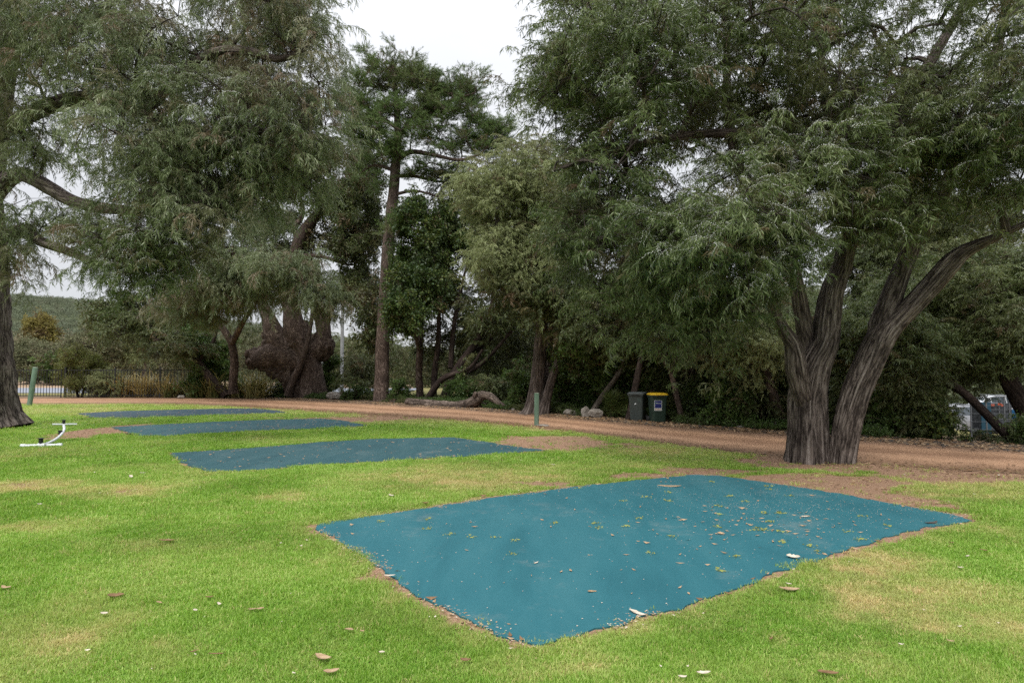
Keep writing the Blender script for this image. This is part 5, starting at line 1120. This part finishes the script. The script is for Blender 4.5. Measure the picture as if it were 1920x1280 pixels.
# ------------------------------------------------------------------ fallen log
MAT['log'] = bark_mat('weathered_log', (0.05, 0.038, 0.03), (0.17, 0.13, 0.105), (0.36, 0.29, 0.24), .05, 6, 2)
root = empty('fallen_log', GB(862, 762), 'long weathered fallen log with a raised arching limb at its right end', 'log')
T = Tubes()
def lg(T, *p, n=18, rough=.25): a, q = smooth_line(*LB(*p), .12); T.add(a, q, n, seed=len(T.V) + 7, rough=rough, flute=.02)
lg(T, (761, 751, 34.6, .02), (762, 752, 34.6, .17), (775, 754, 34.4, .21), (810, 757, 33.6, .2), (850, 760, 32.6, .2), (872, 758, 32.0, .22), (890, 752, 31.8, .26), (902, 743, 31.8, .24), (914, 742, 31.6, .18), (926, 748, 31.3, .15), (938, 758, 31, .13), (950, 763.5, 30.8, .11), (960, 763, 30.7, .10), (965, 760, 30.7, .05), n=22)
T.build('trunk', MAT['log'], root)
T = Tubes(); lg(T, (888, 752, 31.8, .16), (890, 745, 31.7, .13), (891, 739, 31.6, .12), (893, 736, 31.6, .11), (894, 735, 31.6, .02)); T.build('stub', MAT['log'], root)
T = Tubes(); lg(T, (895, 757, 31.9, .14), (908, 759, 32, .12), (925, 762, 32, .08), (932, 763, 32, .02)); T.build('side_branch', MAT['log'], root)

# ------------------------------------------------------------------ cars and trailer at the right edge
MAT['silver_paint'] = plain('silver_car_paint', (0.42, 0.43, 0.45), .28, .55, var=.03); MAT['white_paint'] = plain('white_car_paint', (0.66, 0.68, 0.70), .25, 0, var=.03)
MAT['glass'] = plain('tinted_glass', (0.03, 0.045, 0.055), .06, 0, 1.0, var=.02); MAT['red_lens'] = plain('red_tail_lamp', (0.28, 0.012, 0.01), .2); MAT['alloy'] = plain('alloy_wheel', (0.5, 0.5, 0.52), .3, .8)
MAT['tarp'] = plain('dark_teal_panel', (0.012, 0.07, 0.11), .5); MAT['tarp2'] = plain('blue_panel', (0.01, 0.10, 0.22), .5); MAT['dark_load'] = mottled('dark_grey_load', (0.02, 0.025, 0.03), (0.10, 0.11, 0.12), .7, 5)
MAT['orange_red'] = plain('orange_red_straps', (0.5, 0.09, 0.03), .6); MAT['gal'] = plain('galvanised_steel', (0.15, 0.16, 0.17), .5, .4)
def car(px, base_py, d, length, rz, paint, label, name='parked_car', tall=1.0):
    c = P(px, base_py, d); root = empty(name, c, label, 'car', rz=rz)
    prof = [(-2.15, .28), (-2.2, .55), (-2.15, .85), (-1.95, .98), (-1.75, 1.02), (-1.35, 1.38), (-.9, 1.47), (.1, 1.48), (.75, 1.36), (1.25, 1.0), (1.95, .84), (2.12, .6), (2.12, .28)]
    half = [.78, .84, .86, .84, .80, .66, .60, .60, .64, .80, .80, .80, .76]
    prof = [(x, z * (tall if z > 1.1 else (1 + (tall - 1) * .5))) for x, z in prof]
    m = MB(); n = len(prof); L = [(x, -h, z) for (x, z), h in zip(prof, half)]; Rr = [(x, h, z) for (x, z), h in zip(prof, half)]
    low = [(x, -.86, .3) for x, z in prof]; 
    vs = []; k = 0
    for (x, z), h in zip(prof, half):
        bz = .28 if z < 1.0 else .28
        vs += [(x, -h * .97, z), (x, -h * .80, z + .03), (x, 0, z + .05), (x, h * .80, z + .03), (x, h * .97, z)]
    fs = [(i * 5 + j, i * 5 + j + 1, (i + 1) * 5 + j + 1, (i + 1) * 5 + j) for i in range(n - 1) for j in range(4)]
    m.add(vs, fs)
    # body sides with wheel arches: shoulder line at 0.9, arches cut as gaps
    for s_ in (-1, 1):
        def arch(x):
            for wx in (-1.32, 1.30):
                if abs(x - wx) < .37: return .30 + math.sqrt(max(0, .37 ** 2 - (x - wx) ** 2))
            return .26
        xs = sorted(set([round(-2.16 + i * .06, 3) for i in range(72)])); top = []
        for x in xs:
            zt = np.interp(x, [p[0] for p in prof[1:-1]], [p[1] for p in prof[1:-1]]); top.append(min(zt, .98 + .0 * x))
        vs = []
        for x, zt in zip(xs, top): a_ = arch(x); zb = min(a_, zt - .02); vs += [(x, s_ * .84, zb), (x, s_ * .88, (zb + zt) / 2), (x, s_ * .82, zt)]
        fs = [(i * 3 + j, i * 3 + j + 1, (i + 1) * 3 + j + 1, (i + 1) * 3 + j) for i in range(len(xs) - 1) for j in range(2)]
        m.add(vs, fs)
        vs = []; xs2 = [x for x in xs if -1.72 < x < 1.22]
        for x in xs2:
            zt = np.interp(x, [p[0] for p in prof], [p[1] for p in prof]); vs += [(x, s_ * .82, min(.98, zt)), (x, s_ * (.82 - .2 * max(0, zt - .98) / .5), zt + .01)]
        m.add(vs, [(i * 2, i * 2 + 1, i * 2 + 3, i * 2 + 2) for i in range(len(xs2) - 1)])
    ob = shade_angle(m.build('body', paint, root, world=False), 35)
    for s_ in (-1, 1):
        for x0, x1 in ((-1.45, -.55), (-.48, .42), (.48, 1.02)):
            m = MB(); vs = []
            for x in np.linspace(x0, x1, 6):
                zt = np.interp(x, [p[0] for p in prof], [p[1] for p in prof]) - .07; zb = 1.0
                vs += [(x, s_ * .832, zb), (x, s_ * (.832 - .2 * max(0, zt - .98) / .5), max(zt, zb + .01))]
            m.add(vs, [(i * 2, i * 2 + 1, i * 2 + 3, i * 2 + 2) for i in range(5)]); m.build('side_window', MAT['glass'], root, world=False)
        m = MB(); m.box((-2.02, s_ * .74, .86), (.26, .22, .2)); bevel(m.build('tail_lamp', MAT['red_lens'], root, world=False), .03)
        m = MB(); m.tube([(-1.0, s_ * .56, 1.52 * tall), (.5, s_ * .56, 1.52 * tall)], .02, 6); m.build('roof_rail', MAT['gal'], root, world=False)
    m = MB(); m.add([(-1.74, -.66, 1.05), (-1.74, .66, 1.05), (-1.38, .54, 1.40 * tall), (-1.38, -.54, 1.40 * tall)], [(0, 1, 2, 3)]); 
    o_ = m.build('rear_window', MAT['glass'], root, world=False); o_.location.x -= .03; o_.location.z += .03
    m = MB(); m.add([(1.22, -.68, 1.04), (1.22, .68, 1.04), (.78, .56, 1.34 * tall), (.78, -.56, 1.34 * tall)], [(0, 1, 2, 3)]); o_ = m.build('windscreen', MAT['glass'], root, world=False); o_.location.x += .03; o_.location.z += .03
    m = MB(); m.box((-2.18, 0, .45), (.12, 1.6, .22)); bevel(m.build('bumper', MAT['black_plastic'], root, world=False), .03)
    for wx in (-1.32, 1.30):
        for s_ in (-1, 1):
            m = MB(); m.lathe([(.2, -.1), (.30, -.1), (.325, -.07), (.325, .07), (.30, .1), (.2, .1)], 24, c=(wx, s_ * .76, .325), axis='y'); w_ = shade_angle(m.build('wheel', MAT['rubber'], root, world=False))
            m = MB(); m.lathe([(.05, -.02), (.21, -.02), (.21, .02), (.05, .02)], 20, c=(wx, s_ * .865, .325), axis='y')
            rm = m.build('rim', MAT['alloy'], root, world=False)
            rm.parent = w_
            m = MB()
            for a in range(5): m.box((wx + .11 * math.cos(a * 1.2566), s_ * .89, .325 + .11 * math.sin(a * 1.2566)), (.07, .02, .07), M=None)
            h_ = m.build('hub_holes', MAT['black_plastic'], w_, world=False)
    return root
car(1792, 812, 36, 4.3, R(180 + 14), MAT['silver_paint'], 'silver hatchback parked beyond the wire fence, mostly behind bushes')
car(1862, 790, 47, 4.3, R(175), MAT['white_paint'], 'white four wheel drive with roof rails behind the trailer', 'parked_car', 1.2)
c = P(1872, 824, 29.5); root = empty('box_trailer', c, 'dark caged trailer with teal panel and black mudguard at the right edge', 'trailer'); root.scale = (1, 1, .8)
def tb(name, cx, cz, w_, h_, mat, y=0, d_=.04):
    m = MB(); m.box((cx, y, cz), (w_, d_, h_)); return bevel(m.build(name, mat, root, world=False), .008)
tb('side_panel', -.55, 1.1, .42, 1.8, MAT['tarp'], -.07); 
m = MB(); m.box((.15, .6, 1.2), (1.05, 1.1, 1.5)); bevel(m.build('load', MAT['dark_load'], root, world=False), .05)
m = MB(); m.box((.15, .6, .38), (1.75, 1.3, .12)); m.build('chassis', MAT['black_metal'], root, world=False)
for x in (-.42, .05, .5, .88):
    m = MB(); m.box((x, -.02, 1.15), (.035, .035, 1.9)); m.build('cage_post', MAT['gal'], root, world=False)
for z in (.62, 1.1, 1.62, 2.1): m = MB(); m.box((.2, -.045, z), (1.45, .012, .03)); m.build('cage_rail', MAT['gal'], root, world=False)
for x, z in ((.05, 1.9), (.18, 1.84), (-.25, 1.85), (.75, 1.8)): m = MB(); m.box((x, -.07, z), (.16, .03, .11)); bevel(m.build('strap', MAT['orange_red'], root, world=False), .02)
for s_ in (-1,):
    m = MB(); m.lathe([(.16, -.09), (.27, -.09), (.29, -.06), (.29, .06), (.27, .09), (.16, .09)], 22, c=(-.72, .1, .22), axis='y'); shade_angle(m.build('wheel', MAT['rubber'], root, world=False))
m = MB(); pts = [(-.72 + .36 * math.cos(a), .1, .26 + .34 * math.sin(a)) for a in np.linspace(0, math.pi, 10)]
vs = [(x, y + q, z) for x, y, z in pts for q in (-.16, .16)]; m.add(vs, [(i * 2, i * 2 + 1, i * 2 + 3, i * 2 + 2) for i in range(9)]); m.build('mudguard', MAT['black_plastic'], root, world=False)
m = MB(); m.box((-.55, -.1, .36), (.08, .05, .14)); m.build('tail_lamp', MAT['red_lens'], root, world=False)
c = P(1915, 815, 30); root = empty('water_drum', c, 'blue panel sided container cut by the right edge beside the trailer', 'container')
m = MB(); loft([rrect(.62, .6, .08, 0), rrect(.66, .64, .08, .1), rrect(.66, .64, .08, 1.0), rrect(.60, .58, .08, 1.06)], m); shade_angle(m.build('body', MAT['tarp2'], root, world=False))
m = MB(); loft([rrect(.5, .5, .06, 1.065), rrect(.45, .45, .06, 1.12)], m); m.build('lid', MAT['tarp2'], root, world=False)
# wire fence
wf = empty('wire_fence', GB(1850, 834), 'low galvanised wire fence with thin steel posts before the parked cars', 'fence')
for px in (1822, 1851, 1885, 1918):
    g = P(px, 826 + (px - 1822) * .09, 24); z = float(terrain(g[0], 24)); m = MB(); m.box((g[0], 24, z + .8), (.045, .03, 1.7)); m.build('post', MAT['gal'], wf)
xa, xb = P(1800, 820, 24)[0], P(1960, 820, 24)[0]
for k in range(6):
    z0 = float(terrain(xa, 24)) + .2 + k * .28; z1 = float(terrain(xb, 24)) + .2 + k * .28; m = MB(); m.tube([(xa, 23.97, z0), (xb, 23.97, z1)], .006, 5); m.build('wire', MAT['gal'], wf)
# ------------------------------------------------------------------ single fallen leaves one can point at
MAT['leaf_tan'] = mottled('tan_dead_leaf', (0.30, 0.19, 0.10), (0.50, 0.36, 0.22), .6, 30); MAT['leaf_pale'] = mottled('bleached_leaf', (0.48, 0.40, 0.30), (0.68, 0.61, 0.50), .7, 30)
MAT['leaf_brown'] = mottled('brown_dead_leaf', (0.14, 0.075, 0.035), (0.27, 0.16, 0.08), .6, 30); MAT['leaf_dark'] = mottled('dark_bark_scrap', (0.04, 0.035, 0.03), (0.11, 0.09, 0.075), .8, 30)
def dead_leaf(px, py, wpx, mat, label, seed, asp=.38, curl=.5, name='fallen_leaf', cat='leaf', z=None):
    g = G(px, py); r = np.random.default_rng(seed); L = wpx * g[1] / FPX; n = 9; az = r.uniform(-.5, .5); onm = min(sdist(np.array([g[0]]), np.array([g[1]]), p)[0] for p in MATP) < 0
    zz = z if z is not None else (.016 if onm else .03)
    V = []; up = curl * L
    for i in range(n):
        t = i / (n - 1); w_ = L * asp * math.sin(math.pi * min(1, t * .93 + .05)) ** .7 / 2 * (1 + .15 * r.normal()); x = (t - .5) * L * (1 - .2 * curl); y = .12 * L * math.sin(t * 3 + seed); h = up * (abs(t - .5) ** 2) * .8
        V += [(x, y - w_, h + w_ * curl * .7), (x, y - w_ * .4, h + .004 + w_ * .1), (x, y + w_ * .4, h + .003 + w_ * .15), (x, y + w_, h + w_ * curl)]
    nb = len(V); V += [(a, b, c - .0012) for a, b, c in V]
    F = [(i * 4 + j, i * 4 + j + 1, (i + 1) * 4 + j + 1, (i + 1) * 4 + j) for i in range(n - 1) for j in range(3)]; F += [tuple(nb + q for q in reversed(f)) for f in F]
    rim = [i * 4 for i in range(n)] + [(n - 1) * 4 + j for j in (1, 2, 3)] + [i * 4 + 3 for i in range(n - 2, -1, -1)] + [2, 1]
    F += [(rim[i], nb + rim[i], nb + rim[(i + 1) % len(rim)], rim[(i + 1) % len(rim)]) for i in range(len(rim))]
    me = bpy.data.meshes.new(name); me.from_pydata(V, [], F); me.materials.append(MAT[mat]); me.polygons.foreach_set('use_smooth', [True] * len(F)); me.update()
    o = link(name, me); o.location = (g[0], g[1], zz); o.rotation_euler = (r.normal(0, .08), r.normal(0, .08), az); return tag(o, label, cat, 'fallen leaves lying on the lawn and mat')
LV = [
 (12, 1108, 26, 'leaf_tan', 'tan leaf lying on grass at the left edge of the view'), (217, 1122, 28, 'leaf_brown', 'curled rusty brown leaf on the lawn, largest in the lower left'), (195, 1158, 15, 'leaf_pale', 'small whitish curled leaf below the rusty brown one'),
 (298, 1137, 14, 'leaf_tan', 'small pinkish tan leaf right of the rusty brown one'), (366, 1151, 11, 'leaf_pale', 'tiny white leaf left of a pale pair on the lawn'), (411, 1140, 15, 'leaf_pale', 'pale leaf just right of a small dark one on the lawn'), (393, 1126, 16, 'leaf_brown', 'short brown leaf above the pale one on the lawn'),
 (473, 1149, 16, 'leaf_tan', 'tan broad leaf touching a narrow upright one'), (488, 1149, 15, 'leaf_tan', 'narrow upright tan leaf beside the broad one'), (313, 1020, 32, 'leaf_brown', 'long flat dark brown leaf alone on the left lawn'), (655, 1188, 18, 'leaf_tan', 'oval tan leaf on the lawn left of the mat tip'),
 (679, 1191, 9, 'leaf_tan', 'tiny tan leaf right of the oval one'), (607, 1239, 40, 'leaf_tan', 'large light brown leaf, bigger of two at the bottom of the lawn'), (621, 1266, 30, 'leaf_tan', 'curved tan leaf just below the large light brown one'), (873, 1247, 22, 'leaf_brown', 'round cupped brown leaf on the lawn below the mat tip'),
 (363, 1230, 14, 'leaf_brown', 'upright thin brown leaf near the twig at lower left'), (716, 1231, 12, 'leaf_pale', 'thin pale leaf standing in the grass between two browns'), (245, 898, 17, 'leaf_pale', 'pale leaf left of its twin on the far lawn'), (268, 890, 14, 'leaf_pale', 'pale leaf right of its twin on the far lawn'),
 (734, 932, 12, 'leaf_pale', 'white leaf on the grass above the large mat'), (797, 948, 18, 'leaf_brown', 'reddish brown leaf lying at the upper edge of the large mat'), (1037, 874, 9, 'leaf_pale', 'small white leaf between the two nearest mats'), (74, 949, 11, 'leaf_pale', 'small pale cupped leaf on the far left lawn'),
 (1488, 1049, 28, 'leaf_pale', 'whitish torn leaf at the right edge of the large mat'), (1195, 1152, 34, 'leaf_pale', 'broad bleached leaf on the near right edge of the large mat'), (731, 1085, 22, 'leaf_pale', 'pale leaf stuck on the left edge of the large mat'), (1480, 1110, 42, 'leaf_tan', 'long tan leaf alone on the right lawn'),
 (1479, 1101, 12, 'leaf_pale', 'little pale leaf just above the long tan one'), (1815, 1048, 10, 'leaf_pale', 'small pinkish white leaf on the far right lawn'), (1802, 1071, 13, 'leaf_pale', 'pale curled leaf below the small pinkish white one'), (1844, 1037, 15, 'leaf_brown', 'brown leaf near the right edge of the lawn'), (1783, 1022, 12, 'leaf_brown', 'little brown leaf right of the mat corner'),
 (1690, 1216, 11, 'leaf_pale', 'pale cupped leaf in the lower right lawn'), (1782, 1210, 15, 'leaf_tan', 'thin tan leaf right of the pale cupped one'), (1446, 1205, 10, 'leaf_brown', 'small brown oval leaf in the lower right lawn'), (1320, 1274, 32, 'leaf_pale', 'large pale leaf cut by the bottom edge of the view'),
 (1553, 1270, 36, 'leaf_brown', 'large dark brown leaf at the bottom right of the lawn'), (1280, 1277, 16, 'leaf_pale', 'small pale leaf beside the large one at the bottom edge'), (1800, 1182, 9, 'leaf_pale', 'thin whitish leaf in the dry grass at the right'), (1005, 1058, 12, 'leaf_pale', 'upright pale scrap in the middle of the large mat'),
 (1110, 1112, 18, 'leaf_tan', 'small tan leaf on the near part of the large mat'), (1352, 1004, 16, 'leaf_tan', 'tan leaf pieces near the centre of the large mat'), (1508, 971, 14, 'leaf_pale', 'white leaf on the right half of the large mat')]
for i, (px, py, w_, mt, lab) in enumerate(LV): dead_leaf(px, py, w_, mt, lab, 600 + i, asp=[.38, .5, .42][i % 3] if w_ < 34 else .36, curl=[.5, .25, .7][i % 3] if w_ < 34 else .22)
dead_leaf(1255, 912, 44, 'leaf_tan', 'long flat strip of pale bark at the far corner of the large mat', 700, .25, .08, 'bark_strip', 'bark')
dead_leaf(1745, 981, 40, 'leaf_dark', 'dark curled strip of bark near the right corner of the large mat', 701, .22, .12, 'bark_strip', 'bark')
dead_leaf(405, 1235, 28, 'leaf_brown', 'thin brown twig lying in the lower left grass', 702, .1, .05, 'twig', 'twig', .035)
dead_leaf(240, 817, 14, 'leaf_dark', 'dark curled bark scrap on the left end of the sprinkler side mat', 703, .5, .8, 'bark_strip', 'bark')

# ------------------------------------------------------------------ small litter: petals, bits of leaf and twig
def flecks(name, label, xy, size, mat, z, seed, asp=(.25, .6), kind='stuff', tilt=.25):
    r = np.random.default_rng(seed); n = len(xy); L = size * r.uniform(.5, 1.4, n); w_ = L * r.uniform(*asp, n); a = r.uniform(0, 6.28, n)
    c, s_ = np.cos(a), np.sin(a); X, Y = xy[:, 0], xy[:, 1]; t1 = r.normal(0, tilt, n) * L; t2 = r.uniform(0, tilt, n) * L
    quad = [(-.5, 0, 0), (0, -.5, 1), (.5, 0, 2), (0, .5, 3)]; V = np.zeros((n, 4, 3))
    for u, v, k in quad:
        V[:, k, 0] = X + u * L * c - v * w_ * s_; V[:, k, 1] = Y + u * L * s_ + v * w_ * c; V[:, k, 2] = z + (t2 if k in (0, 2) else 0 * t2) + (np.abs(t1) * .3 if k == 1 else 0) + .001
    F = np.arange(n * 4).reshape(n, 4); F3 = np.concatenate([F[:, [0, 1, 2]], F[:, [0, 2, 3]]])
    o = link(name, mesh_np(name, V.reshape(-1, 3), F3, mat)); return tag(o, label, 'litter', kind=kind)
r = np.random.default_rng(1000)
def pick_in(poly, n, w=lambda x, y: 1 + 0 * x, m=-.02):
    mn, mx_ = poly.min(0), poly.max(0); x = r.uniform(mn[0], mx_[0], n * 5); y = r.uniform(mn[1], mx_[1], n * 5)
    k = (sdist(x, y, poly) < m) & (r.uniform(size=n * 5) < w(x, y)); return np.stack([x[k], y[k]], 1)[:n]
A_ = G(1480, 950); B_ = G(1430, 930)
wr = lambda x, y: .09 + .94 * np.exp(-(((x - A_[0]) / 1.5) ** 2 + ((y - A_[1]) / 1.3) ** 2))
flecks('petal_litter', 'tiny white petals scattered over the teal mat', pick_in(MATP[0], 2600, wr), .011, MAT['leaf_pale'], .014, 1, (.6, 1))
wr2 = lambda x, y: .10 + .90 * np.exp(-(((x - G(1390, 990)[0]) / 1.1) ** 2 + ((y - G(1390, 990)[1]) / .9) ** 2))
xy = pick_in(MATP[0], 330, wr2)
flecks('leaf_litter', 'small tan leaf scraps on the teal mat', xy, .065, MAT['leaf_tan'], .015, 2, (.12, .4))
def tw(xy, n): return np.stack([r.normal(0, .03, (len(xy), n)) + xy[:, :1], r.normal(0, .03, (len(xy), n)) + xy[:, 1:]], -1).reshape(-1, 2)
xy2 = pick_in(MATP[0], 80, wr2)
flecks('grass_clippings', 'little tufts of dry green clippings on the teal mat', tw(xy2, 14), .035, MAT['clip'] if 'clip' in MAT else plain('dry_green_clippings', (.28, .30, .07), .8), .016, 3, (.08, .2), tilt=.5)
for i in (1, 2, 3):
    flecks('leaf_litter', ['', 'brown leaf bits on the long middle mat', 'brown leaf bits on the mat by the sprinkler', 'brown leaf bits on the dark far mat'][i], pick_in(MATP[i], 260), .055, MAT['leaf_tan'], .015, 10 + i, (.15, .4))
ep = MATD[0]; rr_ = np.random.default_rng(77); ii = rr_.integers(0, len(ep), 5200); q = ep[ii] + rr_.normal(0, .06, (5200, 2)); lf = (q[:, 0] < G(1010, 1213)[0]) | (vnoise(q[:, 0], q[:, 1], 1.6, 4) > .62)
q = q[lf]; q = q[vnoise(q[:, 0], q[:, 1], 2.3, 8) > .38]
flecks('bark_mulch', 'pale sandy bark and leaf chips along the edge of the teal mat', q[::2], .026, MAT['leaf_tan'], .012, 41, (.2, .5), tilt=.12)
flecks('bark_mulch', 'bleached chips along the edge of the teal mat', q[1::2][:420], .024, MAT['leaf_pale'], .013, 42, (.2, .5), tilt=.12)
# woody mulch round the mats and on the bare earth
n = 60000; x = r.uniform(-14, 18, n); y = r.uniform(4, 30, n); cov, stw, ba = fields(x, y); k = (ba * (.35 + .65 * vnoise(x, y, 2.2, 5)) > r.uniform(size=n) * 1.1) & ~in_mats(x, y, -.03) & (y < y_near(x) + .3)
x, y = x[k], y[k]; hh = len(x) // 2
flecks('bark_mulch', 'brown leaf and bark scraps on the bare earth', np.stack([x[:hh], y[:hh]], 1), .075, MAT['leaf_brown'], .008, 20, (.15, .4))
flecks('bark_mulch', 'paler leaf scraps on the bare earth', np.stack([x[hh:], y[hh:]], 1), .06, MAT['leaf_tan'], .009, 21, (.15, .4))
# litter along both sides of the track and under the trees
n = 26000; x = r.uniform(-16, 22, n); y = y_far(x) + np.where(r.uniform(size=n) < .6, r.normal(0, .55, n), np.abs(r.normal(0, 3, n)) + .3); k = y > 14; x, y = x[k], y[k]; z = terrain(x, y)
for q, mt, lab in ((0, 'leaf_brown', 'brown fallen leaves along the far side of the track'), (1, 'leaf_tan', 'tan fallen leaves along the far side of the track'), (2, 'leaf_dark', 'dark bark bits along the far side of the track')):
    s_ = slice(q, None, 3); flecks('leaf_litter', lab, np.stack([x[s_], y[s_]], 1), .11, MAT[mt], z[s_] + .012, 30 + q, (.2, .5))
n = 7000; x = r.uniform(-14, 20, n); y = y_near(x) + r.normal(0, .5, n); 
flecks('leaf_litter', 'scattered leaves along the lawn side of the track', np.stack([x, y], 1), .085, MAT['leaf_brown'], .014, 34, (.2, .5))
# sparse bits over the lawn
n = 260; x = r.uniform(-1, 1, n); y = 3 + 24 * r.uniform(size=n) ** 1.6; x = x * (.8 * y + 1); k = (y < y_near(x)) & ~in_mats(x, y, 0.05); x, y = x[k], y[k]
flecks('leaf_litter', 'sparse pale leaf bits over the lawn', np.stack([x, y], 1), .022 + .0012 * y, MAT['leaf_pale'], .03, 35, (.3, .6), tilt=.4)
